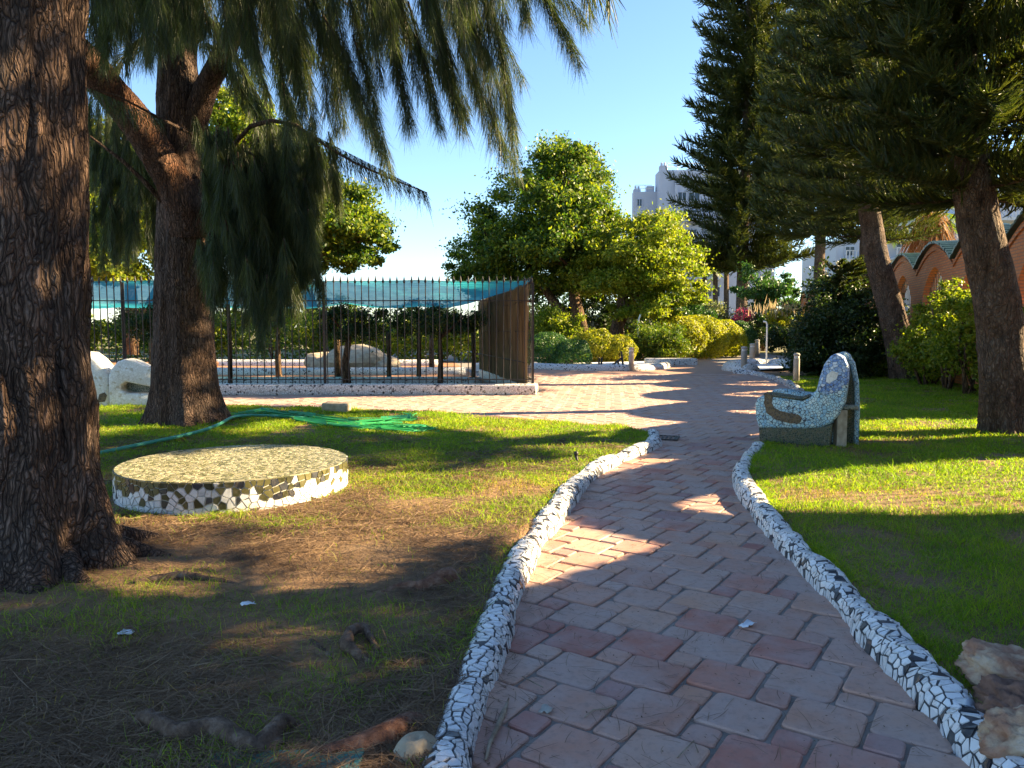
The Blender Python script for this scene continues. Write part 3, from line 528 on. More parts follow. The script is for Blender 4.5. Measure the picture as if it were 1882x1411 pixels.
V, F, tw = fingers(spA, 640, .27, .0031)
# coarse upper crown above the picture
up = [];  random.seed(5)
for k in range(230):
    a = random.uniform(0, 2 * pi); r = random.uniform(.3, 3.6); z = random.uniform(5.6, 11); c = np.array([-3.0 + r * cos(a) * 1.0, 6.1 + r * sin(a), z]); up.append((c, c + np.array([cos(a) * .7, sin(a) * .7, -1.0]), .3))
V2, F2, tw2 = fingers(up, 150, .45, .012); tw.add(tw2.v, tw2.f)
V, F = join([(V, F), (V2, F2)]); quads('crown', V, F, 'casneedle', ta)
for k in range(16):      # boughs carrying the sprays
    a = 2 * pi * k / 16 + random.uniform(-.2, .2); z = 6.2 + 4 * random.random(); e = np.array([-2.9 + cos(a) * 3.4, 6 + sin(a) * 3.2, z + .6]); b0 = np.array([-3.0, 5.05, z - .3]); tw.tube([tuple(b0 + (e - b0) * t + np.array([0, 0, .5 * sin(pi * t)])) for t in np.linspace(0, 1, 7)], list(np.linspace(.09, .02, 7)), 6)
for e in ((.2, 7.2, 5.6), (-.9, 7.3, 5.7), (-2., 7.5, 5.4), (.9, 7.2, 5.5)):
    b0 = np.array([-3.0, 5.1, 5.3]); e = np.array(e); tw.tube([tuple(b0 + (e - b0) * t + np.array([0, 0, .45 * sin(pi * t)])) for t in np.linspace(0, 1, 8)], list(np.linspace(.08, .012, 8)), 6)
tag(tw.build('branches', 'bark', ta, True), kind='stuff')
random.seed(33); spB = []
for k in range(190):    # dark hanging mass right of the fork
    x = random.uniform(385, 585); y0, y1 = 340, (575 if x < 560 else 530); spB += hang([(x, random.uniform(y0, y1))], random.uniform(10.2, 12.0), .8, .1)
spB += hang([(452, 600), (470, 590), (488, 612), (500, 575), (515, 592), (478, 640), (462, 560), (530, 560)], 10.1, .9, .05) + hang([(410, 395), (425, 402), (440, 398), (400, 410)], 10, .7, -.3) + hang([(560, 440), (575, 470), (585, 520), (590, 545)], 10.2, .7, .25)
for k in range(60): spB += hang([(random.uniform(165, 300), random.uniform(260, 500))], random.uniform(13.0, 14.2), .8, -.1)
for k in range(22): spB += hang([(random.uniform(420, 640), random.uniform(300, 400))], random.uniform(11, 12.5), .6, .1)
V, F, tw = fingers(spB, 640, .28, .0048)
cur = []                # comb of needles under the long arching branch and the pale spray by the near trunk
for a, b, n, L in (((545, 232, 10.6), (785, 354, 10), 800, .62), ((470, 228, 11), (545, 230, 10.6), 200, .6), ((420, 290, 11.4), (540, 330, 10.8), 300, .5), ((165, 162, 9.), (300, 220, 10.1), 260, .42)):
    A1, B1 = np.array(at(*a)), np.array(at(*b)); t = rng.random((n, 1)); P = A1 + (B1 - A1) * t; bend = np.array(at((a[0] + b[0]) / 2, (a[1] + b[1]) / 2 + 6, (a[2] + b[2]) / 2)); D = np.array([.25 if a[0] < b[0] else 0, 0, -1.]) + rng.normal(size=(n, 3)) * .16
    cur.append(strips(P, D, L * rng.uniform(.5, 1.1, n) * (1 - .55 * t[:, 0]), .005, rng.normal(size=(n, 3)) * .05, 2, None, .3))
up = []
for k in range(170):
    a = random.uniform(0, 2 * pi); r = random.uniform(.3, 4.2); c = np.array([-5.2 + r * cos(a), 12.4 + r * sin(a), random.uniform(5.8, 12.5)]); up.append((c, c + np.array([cos(a) * .8, sin(a) * .8, -1.1]), .3))
V2, F2, tw2 = fingers(up, 150, .5, .014); tw.add(tw2.v, tw2.f); V, F = join([(V, F)] + cur + [(V2, F2)]); quads('crown', V, F, 'casneedle', tb)
for k in range(14):
    a = 2 * pi * k / 14; z = 6.6 + 4 * random.random(); e = np.array([-5.2 + cos(a) * 3.4, 12.4 + sin(a) * 3.2, z + .4]); b0 = np.array([-5.25, 12.35, z - .3]); tw.tube([tuple(b0 + (e - b0) * t + np.array([0, 0, .5 * sin(pi * t)])) for t in np.linspace(0, 1, 7)], list(np.linspace(.08, .02, 7)), 6)
tag(tw.build('branches', 'bark', tb, True), kind='stuff')
# ---- Norfolk pines
def norfolk(base, bend, H, first, Rad, tr, tier, fine, label, seed, coarse_from=99, wm=1., trunk_res=(90, 260)):
    """bend: list of (dx, dy, z) of the stem; fine: spacing of the ropes along a branch"""
    random.seed(seed); root_ = wl(thing('norfolk_pine', base, label, 'tree', 'norfolk pines along the brick wall')); b = np.array(base, float)
    pts = [b + np.array(p) for p in bend]; zs = np.array([p[2] for p in bend]); 
    V, F = trunk_mesh(pts, [tr * max(.12, 1 - .9 * max(0, z) / H) for z in zs], *trunk_res, .03, 8, seed, .22, 6, .3, 1.8, True); quads('trunk', V, F, 'pinebark', root_, True)
    ctr = lambda z: np.array([np.interp(z, zs, [p[k] for p in bend]) for k in (0, 1)])
    wood = MB(); RP = []; RD = []; RL = []; RW = []; NP = []; ND = []; NL = []; NW = []; z = first
    while z < H - .2:
        co = z > coarse_from; Rz = Rad * (1 - ((z - first) / (H - first)) ** 1.4) * (.75 + .25 * min(1, (z - first + .6) / 1.5)) + .25; nb = random.choice((5, 6, 6, 7)); a0 = random.uniform(0, 6.28)
        for k in range(nb):
            a = a0 + 2 * pi * k / nb + random.uniform(-.25, .25); L = Rz * random.uniform(.65, 1.08); d = np.array([cos(a), sin(a), 0]); c = np.array([*(b[:2] + ctr(z)), b[2] + z + random.uniform(-.15, .15)]); sd = np.array([-sin(a), cos(a), 0])
            droop = random.uniform(-.16, -.02) if z < first + 3 else random.uniform(-.02, .12); f = lambda t: c + d * L * t[:, None] + np.array([0, 0, 1.]) * ((droop * t + .16 * t ** 3) * L)[:, None] + sd * (.06 * L * np.sin(t * 3 + k))[:, None]
            wood.tube([tuple(x) for x in f(np.linspace(0, 1, 5))], list(np.linspace(.03 if not co else .02, .008, 5)), 4, False); sp = fine * (1.9 if co else 1); n = max(4, int(L * .85 / sp)); t = np.linspace(.14, 1, n)
            for sgn, vz in ((-1, .12), (1, .12), (-.35, .75), (.45, -.55)) if not co else ((-1, .12), (1, .12), (.1, .8)):
                tt = np.clip(t + rng.normal(size=n) * .01, 0, 1); p = f(tt); rd = d * .62 + sd * sgn * .8 + rng.normal(size=(n, 3)) * .2 + np.array([0, 0, vz]); ln = ((.46 if fine < .12 else .85) * (1 - .35 * tt) * rng.uniform(.7, 1.2, n)) * min(1.25, .55 + Rz / 4)
                RP.append(p); RD.append(rd); RL.append(ln); RW.append(np.full(n, (.045 + fine * .2) if co else (.020 + fine * .13) * wm))
                if not co:
                    m = 11; u = rng.random((n, m, 1)) ** .8; rdu = unit(rd); q = p[:, None] + rdu[:, None] * (ln[:, None, None] * u) + np.array([0, 0, .38]) * (ln[:, None, None] * u * u); nd = rdu[:, None] * .75 + rng.normal(size=(n, m, 3)) * .5 + np.array([0, 0, .35]); NP.append(q.reshape(-1, 3)); ND.append(nd.reshape(-1, 3)); NL.append(rng.uniform(.04, .09, n * m) + fine * .25); NW.append(np.full(n * m, (.005 + fine * .055) * wm))
        z += tier * random.uniform(.8, 1.2)
    RP, RD, RL, RW = map(np.concatenate, (RP, RD, RL, RW)); cu = np.zeros_like(RP); cu[:, 2] = .38 * RL; cu += rng.normal(size=cu.shape) * .05 * RL[:, None]
    S_ = unit(np.cross(RD, np.array([0, 0, 1.])) + 1e-6); parts = [strips(RP, RD, RL, RW, cu, 3, S_, .4), strips(RP, RD, RL, RW, cu, 3, unit(np.cross(unit(RD), S_)), .4)]
    if NP: NP, ND, NL, NW = map(np.concatenate, (NP, ND, NL, NW)); parts.append(strips(NP, ND, NL, NW, None, 1, None, .2))
    V, F = join(parts); quads('crown', V, F, 'pineneedle', root_); tag(wood.build('branches', 'pinebark', root_, True), kind='stuff'); return root_
norfolk((22.0, 55, .0), [(0, 0, -.15), (0, 0, 6), (.1, 0, 12), (.2, 0, 42)], 42, 8.5, 5.2, .42, .6, .12, 'broad Norfolk pine just right of the tallest one, behind the cypress shrub', 51, 27, 1.9, trunk_res=(40, 80))
norfolk((7.0, 4.25, .0), [(0, 0, -.15), (0, 0, 3), (.05, 0, 8), (.1, 0, 13)], 12.5, 3.0, 2.5, .3, .45, .06, 'Norfolk pine close to the path whose lowest boughs hang over the lawn', 29, 5.6, trunk_res=(60, 100))
norfolk((10.9, 6.2, .0), [(0, 0, -.15), (0, 0, 3), (0, 0, 8), (0, 0, 18)], 17.5, 6.8, 2.9, .3, .45, .08, 'unseen Norfolk pine added outside the brick wall to shade the near casuarina trunk', 37, 6.0, trunk_res=(40, 80))  # out-of-view tree, added so that its high crown shades the near trunk
norfolk((12.3, 16.2, .0), [(0, 0, -.15), (0, 0, 3), (0, 0, 8), (0, 0, 24)], 23, 7.6, 2.4, .3, .45, .085, 'tall Norfolk pine added outside the brick wall to shade the forked casuarina', 43, 7.0, trunk_res=(40, 80))  # added tree, set beside the view to keep the forked trunk dark
norfolk((7.24, 11.07, .04), [(0, 0, -.15), (-.06, 0, .8), (-.22, 0, 1.9), (-.5, .05, 3.0), (-.72, .1, 4.2), (-.85, .2, 6), (-.9, .3, 15)], 14.5, 3.55, 1.9, .345, .34, .036, 'thick leaning Norfolk pine trunk on the lawn right behind the blue bench', 3, 7.2)
norfolk((11.84, 22.85, .04), [(0, 0, -.15), (-.2, 0, .9), (-.55, 0, 2.2), (-.95, .1, 3.6), (-1.25, .1, 5.2), (-1.5, .2, 7.5), (-1.6, .3, 18)], 17.5, 5.3, 3.0, .41, .42, .062, 'Norfolk pine with a thinner bent trunk between shrubs near the brick wall', 8, 13, trunk_res=(70, 200))
norfolk((19.2, 64, .0), [(0, 0, -.15), (0, 0, 6), (.1, 0, 20), (.2, 0, 50)], 50, 6.6, 6.0, .5, .62, .12, 'tallest Norfolk pine, its dark tiers standing against the sky past the tower block', 12, 32, 1.9, trunk_res=(40, 80))
norfolk((14.3, 31.0, .0), [(0, 0, -.15), (0, 0, 6), (.1, 0, 12), (.2, 0, 20)], 22.5, 5.2, 3.6, .34, .5, .085, 'dense Norfolk pine filling the gap between the bent and the tallest pine', 15, 17, trunk_res=(40, 80))
norfolk((7.4, 1.3, .0), [(0, 0, -.15), (0, 0, 3), (0, 0, 8), (0, 0, 14)], 13.5, 2.2, 2.9, .3, .42, .07, 'Norfolk pine standing beside the start of the path', 23, 2.4, trunk_res=(40, 80))
# ---- broadleaf trees and shrubs
def cloud(clumps, n, size, shell=.6, flat=.5, asp=.6, droop=.2):
    """leaves over a list of (centre, radii); number shared by surface"""
    a = np.array([np.prod(np.asarray(r)) ** (2 / 3) for c, r in clumps]); a = a / a.sum(); C = []; O = []
    for (c, r), k in zip(clumps, a):
        p, d = ellip(max(4, int(n * k)), c, r, shell); C.append(p); O.append(d)
    return leaves(np.concatenate(C), size, np.concatenate(O), flat, asp, droop)
def puffs(crowns, nsub, rr, n, size, flat=.35, asp=.55, droop=.25, low=-.35):
    C = []; O = []; cl = []; tot = sum(float(np.prod(r)) ** (2 / 3) for c, r in crowns)
    for c, r in crowns:
        c = np.array(c, float); r = np.array(r, float); k = max(6, int(nsub * float(np.prod(r)) ** (2 / 3) / tot)); m = max(20, int(n / nsub))
        for q in range(k):
            d = unit(rng.normal(size=3)); d[2] = max(d[2], low + .2 * rng.random()); p = c + d * r * rng.uniform(.35, 1.06); s_ = np.mean(r) * rr * rng.uniform(.5, 1.25); mm = int(m * rng.uniform(.6, 1.4)); g_ = rng.normal(size=(mm, 3)) * s_ * np.array([1, 1, .62]); stretch = d * np.abs(rng.normal(size=(mm, 1))) * s_ * .7; C.append(p + g_ + stretch); O.append(g_ + d * s_ + [0, 0, s_ * .6]); cl.append((p, s_))
    V, F = leaves(np.concatenate(C), size, np.concatenate(O), flat, asp, droop); return V, F, cl
def broadleaf(name, base, crowns, n, size, mat, label, stems, seed, nsub=26, subr=.34, group=None):
    random.seed(seed); rt = wl(thing(name, base, label, 'tree', group)); cl = []; mb = MB(); b = Vector(base)
    V, F, cl = puffs(crowns, nsub * len(crowns) * 2, .13, n, size)
    for k, (s0, tgt, rad) in enumerate(stems):
        s0, tgt = Vector(s0), Vector(tgt); mid = s0.lerp(tgt, .5) + Vector((random.uniform(-.4, .4), random.uniform(-.3, .3), .15)); mb.tube([s0 - Vector((0, 0, .3)), s0.lerp(mid, .5) + Vector((random.uniform(-.1, .1), 0, 0)), mid, tgt], [rad * 1.25, rad, rad * .8, rad * .4], 10)
    for c, r in cl[::4]:
        c = Vector(c); j = min(range(len(stems)), key=lambda q: (Vector(stems[q][1]) - c).length); s = Vector(stems[j][0]).lerp(Vector(stems[j][1]), .8); mb.tube([s, s.lerp(c, .5) + Vector((0, 0, .2)), c], [stems[j][2] * .35, stems[j][2] * .22, .02], 5, False)
    quads('crown', V, F, mat, rt); mb.build('trunk', 'wood', rt, True); return rt
def shrub(name, clumps, n, size, mat, label, cat='shrub', group=None, stem=True, asp=.6, flat=.6, shell=.75, extra=None, bumps=14):
    cs = [np.array(c, float) for c, r in clumps]; base = (float(np.mean([c[0] for c in cs])), float(np.mean([c[1] for c in cs])), 0.); rt = wl(thing(name, base, label, cat, group)); cl = []
    for c, r in clumps:
        c, r = np.array(c, float), np.array(r, float); cl.append((c, r))
        for k in range(bumps): d = unit(rng.normal(size=3)); d[2] = abs(d[2]); cl.append((c + d * r * .85, r * rng.uniform(.15, .32)))
    if cat == 'hedge': V, F = cloud(cl, n, size, shell, flat, asp)
    else: V, F, _c = puffs(clumps, 46 * len(clumps), .17, int(n * 1.25), size, .3, asp, .15, -.8)
    k = V.reshape(-1, 4, 3)[:, :, 2].min(1) > -.02; V = V.reshape(-1, 4, 3)[k].reshape(-1, 3); F = np.arange(len(V)).reshape(-1, 4); quads('foliage', V, F, mat, rt)
    if stem:
        mb = MB()
        for c in cs:
            for q in range(4): mb.tube([(c[0] + random.uniform(-.1, .1), c[1] + random.uniform(-.1, .1), -.05), (c[0] + random.uniform(-.3, .3), c[1] + random.uniform(-.3, .3), c[2] * .6), (c[0] + random.uniform(-.6, .6), c[1] + random.uniform(-.4, .4), c[2] * 1.1)], [.04, .03, .01], 5)
        tag(mb.build('stems', 'wood', rt, True), kind='stuff')
    if extra: extra(rt)
    return rt
Yt = 43.; k_ = Yt / 1400
def wp(x, y, Y): p = at(x, y, Y); return (p.x, p.y, p.z)
broadleaf('broadleaf_tree', (gp(1125, 655).x * .93, 43, 0), [(wp(940, 450, 44), (3.4, 3, 2.6)), (wp(1030, 345, 44), (3.4, 3, 2.5)), (wp(1010, 450, 42), (3.6, 3, 3.)), (wp(880, 500, 45), (2.2, 2.2, 1.5)), (wp(1075, 435, 43), (2.5, 2.6, 2.1)), (wp(930, 520, 44), (2.8, 2.4, 1.5)), (wp(1030, 520, 44), (2.6, 2.4, 1.4)), (wp(1050, 300, 44), (2.0, 2, 1.2))], 105000, .2, 'leafbig', 'large dark broadleaf tree with spreading crown towering over the yellow hedges',
    [(wp(1075, 640, 43.5), wp(1050, 470, 43.5), .42), (wp(1085, 640, 43.2), wp(960, 470, 44), .3), (wp(1060, 560, 43.5), wp(1030, 350, 44), .25), (wp(975, 620, 44), wp(930, 480, 44.5), .25)], 4, 30)
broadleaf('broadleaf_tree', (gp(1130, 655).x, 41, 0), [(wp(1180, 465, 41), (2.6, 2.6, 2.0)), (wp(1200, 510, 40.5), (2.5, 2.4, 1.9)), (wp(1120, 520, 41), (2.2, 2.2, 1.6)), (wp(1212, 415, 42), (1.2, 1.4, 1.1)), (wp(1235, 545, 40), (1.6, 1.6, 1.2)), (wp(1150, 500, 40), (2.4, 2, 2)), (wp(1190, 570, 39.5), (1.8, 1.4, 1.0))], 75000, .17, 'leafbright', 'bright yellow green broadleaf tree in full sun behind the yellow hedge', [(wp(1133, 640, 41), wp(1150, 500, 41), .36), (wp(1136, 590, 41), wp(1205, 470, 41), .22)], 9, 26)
broadleaf('broadleaf_tree', (-9.5, 40, 0), [(wp(600, 430, 40), (3.1, 3, 2.6)), (wp(660, 470, 40), (1.7, 1.8, 1.2)), (wp(520, 350, 41), (3., 3, 3.)), (wp(450, 270, 42), (2.8, 2.8, 2.2)), (wp(640, 420, 40), (2.2, 2, 2.0)), (wp(560, 480, 40), (2.6, 2, 1.2))], 90000, .21, 'leafbig', 'broadleaf tree with sunlit clumps beyond the fenced nursery, right of the forked casuarina', [(wp(590, 640, 40), wp(560, 440, 40), .35), (wp(585, 600, 40), wp(480, 330, 41), .25)], 14, 26)
broadleaf('broadleaf_tree', (-19, 36, 0), [(wp(210, 440, 36), (3.0, 3, 2.8)), (wp(250, 340, 37), (2.6, 3, 2.4)), (wp(160, 330, 36), (2.8, 3, 2.6)), (wp(420, 380, 37), (2.4, 2.4, 2.2)), (wp(430, 220, 38), (1.9, 2, 1.2)), (wp(470, 240, 38), (1.7, 2, 1.4)), (wp(200, 500, 36), (2.6, 2, 1.4))], 80000, .21, 'leafbright', 'yellow green tree seen between the two casuarina trunks beyond the fence', [(wp(240, 640, 36), wp(230, 400, 36), .3), (wp(250, 600, 36), wp(410, 330, 37), .2)], 17, 24)
V, F, _c = puffs([((x, 62 + 4 * sin(x), 1.2), (3.2, 1.6, 1.9 if x < -1 else 3.4)) for x in range(-52, 15, 3)], 900, .16, 60000, .34, .3, .6, .2, -.9)
k = V.reshape(-1, 4, 3)[:, :, 2].min(1) > -.1; V = V.reshape(-1, 4, 3)[k].reshape(-1, 3)
tag(quads('distant_trees', V, np.arange(len(V)).reshape(-1, 4), 'leafbig'), 'far belt of trees and shrubs closing the park behind the nursery', 'trees', kind='stuff')
# hedges by the plaza
shrub('clipped_hedge', [((1.6, 33.6, .45), (1.15, 1.2, 1.0)), ((2.6, 32.8, .3), (.85, .9, .85))], 15000, .085, 'hedgedark', 'rounded dark green clipped hedge beside the reed screened fence corner', 'hedge', flat=.8, shell=.92, bumps=3)
shrub('yellow_shrub', [((1.8, 37.5, 1.2), (1.5, 1.3, 1.35)), ((3.0, 37.2, .9), (1.2, 1.2, 1.2))], 15000, .13, 'leafbright', 'loose yellow green shrub rising behind the dark clipped hedge', asp=.4)
shrub('yellow_hedge', [((3.9, 35.8, .6), (1.15, 1., .95)), ((5.0, 35.8, .55), (.85, .9, .75))], 15000, .10, 'hedgeyellow', 'low rounded yellow hedge between the clipped dark hedge and the tree trunks', 'hedge', flat=.7, shell=.88, bumps=6)
shrub('green_shrub', [((6.7, 37.6, .9), (1.1, 1.1, 1.2)), ((7.6, 37.2, .7), (.9, 1., 1.1))], 15000, .14, 'leafbig', 'spiky leaved green shrub left of the long yellow hedge', asp=.28)
shrub('yellow_hedge', [((8.6, 39.5, 1.0), (1.5, 1.3, 1.25)), ((10.0, 41, 1.0), (1.7, 1.4, 1.35)), ((11.6, 43.2, .9), (1.7, 1.5, 1.2)), ((12.6, 45.5, .8), (1.1, 1.3, 1.05))], 36000, .12, 'hedgeyellow', 'long high yellow hedge following the bend of the plaza', 'hedge', flat=.7, shell=.9, bumps=10)
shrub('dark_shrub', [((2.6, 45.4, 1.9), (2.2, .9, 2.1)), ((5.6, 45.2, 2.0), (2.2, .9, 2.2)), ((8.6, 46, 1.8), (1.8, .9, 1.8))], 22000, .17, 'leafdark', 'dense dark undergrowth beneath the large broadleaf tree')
shrub('clipped_hedge', [((14.0, 47.0, .8), (.95, 1.3, 1.3))], 7000, .11, 'hedgedark', 'dark green clipped hedge closing the end of the long yellow hedge', 'hedge', flat=.8, shell=.92, bumps=3)
shrub('green_shrub', [((11.6, 49, 1.6), (1.8, 1.2, 1.7)), ((9.6, 50, 1.6), (1.8, 1.2, 1.7))], 12000, .16, 'hedgedark', 'tall green shrub behind the long yellow hedge')
shrub('grey_shrub', [((14.2, 55.5, 2.2), (1.5, 1.2, 1.5))], 9000, .16, 'leafgrey', 'pale grey leaved shrub at the foot of the tower block')
broadleaf('broadleaf_tree', (18.9, 57.5, 0), [((18.8, 57.5, 4.6), (2.0, 2., 1.9)), ((20.2, 57.5, 3.8), (1.7, 1.8, 1.5)), ((19.4, 57.5, 2.2), (2.3, 1.8, 1.9))], 16000, .22, 'hedgedark', 'dense dark green tree far behind the pink flowering shrub', [((18.9, 57.5, 0), (18.9, 57.5, 4), .2)], 41, 18)
shrub('flowering_shrub', [((16.6, 55, 1.9), (1.0, .9, .8)), ((17.0, 55.5, 1.2), (1.5, 1.1, 1.2))], 9000, .14, 'leafdark', 'dark shrub with pink blossom beyond the end of the plaza', extra=lambda r: quads('blossom', *cloud([((16.5, 54.3, 2.6), (.8, .5, .55)), ((16.0, 54.2, 2.1), (.5, .4, .4))], 700, .13, .6), 'leafpink', r))
shrub('yellow_shrub', [((19.2, 53, 1.7), (1.5, 1.2, 1.1)), ((20.6, 52, 1.6), (1.1, 1., .9))], 11000, .14, 'hedgeyellow', 'golden shrub with pale plumes behind the black handrail', extra=lambda r: tag(quads('plumes', *strips(rng.normal(size=(160, 3)) * [1.1, .5, .2] + [18.7, 53, 2.6], rng.normal(size=(160, 3)) * [.25, .2, .1] + [0, 0, 1], .7, .06, None, 2), 'plume', r), kind='stuff'))
shrub('green_shrub', [((18.2, 50, .8), (1.8, 1., 1.0)), ((20.6, 49, .8), (1.6, 1., 1.1))], 10000, .15, 'leafdark', 'dark shrub under the golden plumed shrub')
# shrubs along the brick wall
shrub('dark_shrub', [((10.0, 24.4, 1.0), (1.1, 1.1, 1.3)), ((10.9, 24.9, 1.5), (1.25, 1.2, 1.75)), ((10.4, 23.6, .7), (.9, .8, .9))], 34000, .11, 'leafdark', 'big dark evergreen shrub behind the blue bench', asp=.5)
def fan(rt):
    P = []; D = []; L = []
    for k in range(90):
        a = random.uniform(-2.6, -.2); z = random.uniform(1.2, 3.6); c = np.array([10.9, 25.6, z]); d = np.array([cos(a), sin(a), random.uniform(-.05, .45)]); ln = random.uniform(1.0, 2.1) * (1 - .12 * z); n = 46; t = np.linspace(.15, 1, n)
        for sg in (-1, 1): P.append(c + d * ln * t[:, None]); D.append(np.tile(d * .7 + np.array([-d[1], d[0], 0]) * sg * .6 + np.array([0, 0, .25]), (n, 1)) + rng.normal(size=(n, 3)) * .12); L.append(.24 * (1.1 - t * .6))
    quads('sprays', *strips(np.concatenate(P), np.concatenate(D), np.concatenate(L), .03, None, 2, None, .3), 'pineneedle', rt)
shrub('cypress_shrub', [((10.9, 25.9, 2.2), (1.0, .9, 1.5))], 6000, .12, 'leafdark', 'feathery cypress shrub with fan shaped sprays next to the bent pine', extra=fan)
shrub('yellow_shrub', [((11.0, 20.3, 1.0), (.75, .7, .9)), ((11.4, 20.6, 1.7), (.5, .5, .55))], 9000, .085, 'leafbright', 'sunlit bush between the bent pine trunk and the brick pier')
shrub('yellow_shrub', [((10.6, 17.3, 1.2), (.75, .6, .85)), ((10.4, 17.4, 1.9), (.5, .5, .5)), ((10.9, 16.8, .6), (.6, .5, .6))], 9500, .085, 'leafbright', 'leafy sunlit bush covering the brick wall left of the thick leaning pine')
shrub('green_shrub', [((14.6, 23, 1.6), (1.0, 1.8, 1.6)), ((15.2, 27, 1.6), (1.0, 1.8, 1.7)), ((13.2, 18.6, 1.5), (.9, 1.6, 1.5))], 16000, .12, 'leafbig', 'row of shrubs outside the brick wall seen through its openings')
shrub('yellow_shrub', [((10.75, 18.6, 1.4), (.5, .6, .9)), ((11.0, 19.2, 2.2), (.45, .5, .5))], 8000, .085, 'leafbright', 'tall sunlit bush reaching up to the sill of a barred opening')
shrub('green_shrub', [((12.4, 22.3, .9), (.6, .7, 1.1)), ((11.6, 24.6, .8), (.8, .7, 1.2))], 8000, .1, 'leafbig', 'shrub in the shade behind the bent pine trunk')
shrub('yellow_shrub', [((9.9, 13.7, 1.1), (.55, .6, .8)), ((10.2, 14.2, 1.8), (.5, .5, .5))], 7000, .085, 'leafbright', 'sunlit bush at the brick wall right of the thick leaning pine', extra=lambda r: quads('blossom', *cloud([((9.95, 13.6, 2.2), (.2, .2, .15))], 60, .07, .3), 'leafpink', r))
shrub('flowering_shrub', [((11.7, 21.2, .9), (.5, .5, .8))], 4000, .085, 'leafbig', 'small bush with pink blossom against the brick wall', extra=lambda r: quads('blossom', *cloud([((11.5, 20.9, 1.75), (.35, .2, .22))], 160, .08, .3), 'leafpink', r))
def agave(x, y, s, label):
    rt = wl(thing('spiky_plant', (x, y, .04), label, 'plant')); n = 26; a = rng.uniform(0, 6.28, n); D = np.stack([np.cos(a), np.sin(a), rng.uniform(.5, 1.6, n)], -1); cu = np.stack([np.cos(a) * .15, np.sin(a) * .15, -.2 + a * 0], -1) * s; quads('leaves', *strips(np.tile([x, y, .05], (n, 1)), D, s * rng.uniform(.7, 1.1, n), .06, cu, 4, None, .1), 'leafbig', rt)
agave(9.0, 13.6, .5, 'small spiky plant at the foot of the brick wall by the leaning pine')
# palm behind the wall
pt = wl(thing('palm_tree', (18.6, 34, 0), 'palm tree with a skirt of dry brown fronds behind the brick wall', 'tree')); V, F = trunk_mesh([(18.6, 34, -.1), (18.5, 34, 3), (18.5, 34, 6.5)], [.3, .26, .24], 24, 60, .03, 9, 3, stretch=.6); quads('trunk', V, F, 'wood', pt, True)
a = rng.uniform(0, 6.28, 620); quads('dry_fronds', *strips(np.tile([18.5, 34, 6.2], (620, 1)) + rng.normal(size=(620, 3)) * [.25, .25, .35], np.stack([np.cos(a) * .5, np.sin(a) * .5, a * 0 - .6], -1), rng.uniform(.7, 1.7, 620), .05, np.array([0, 0, -.5]), 3, None, .2), 'drypalm', pt)
P = []; D = []; 
for k in range(34):
    a = random.uniform(0, 6.28); e = random.uniform(-.1, 1.2); d = np.array([cos(a) * cos(e), sin(a) * cos(e), sin(e)]); t = np.linspace(.3, 1, 34); c = np.array([18.5, 34, 6.6]) + d * 2.3 * t[:, None] - np.array([0, 0, 1.]) * (t * t)[:, None] * .8
    for sg in (-1, 1): P.append(c); D.append(np.tile(d * .6 + np.array([-d[1], d[0], 0]) * sg + np.array([0, 0, -.3]), (34, 1)))
quads('fronds', *strips(np.concatenate(P), np.concatenate(D), .5, .035, np.array([0, 0, -.12]), 2, None, .2), 'leafbig', pt)
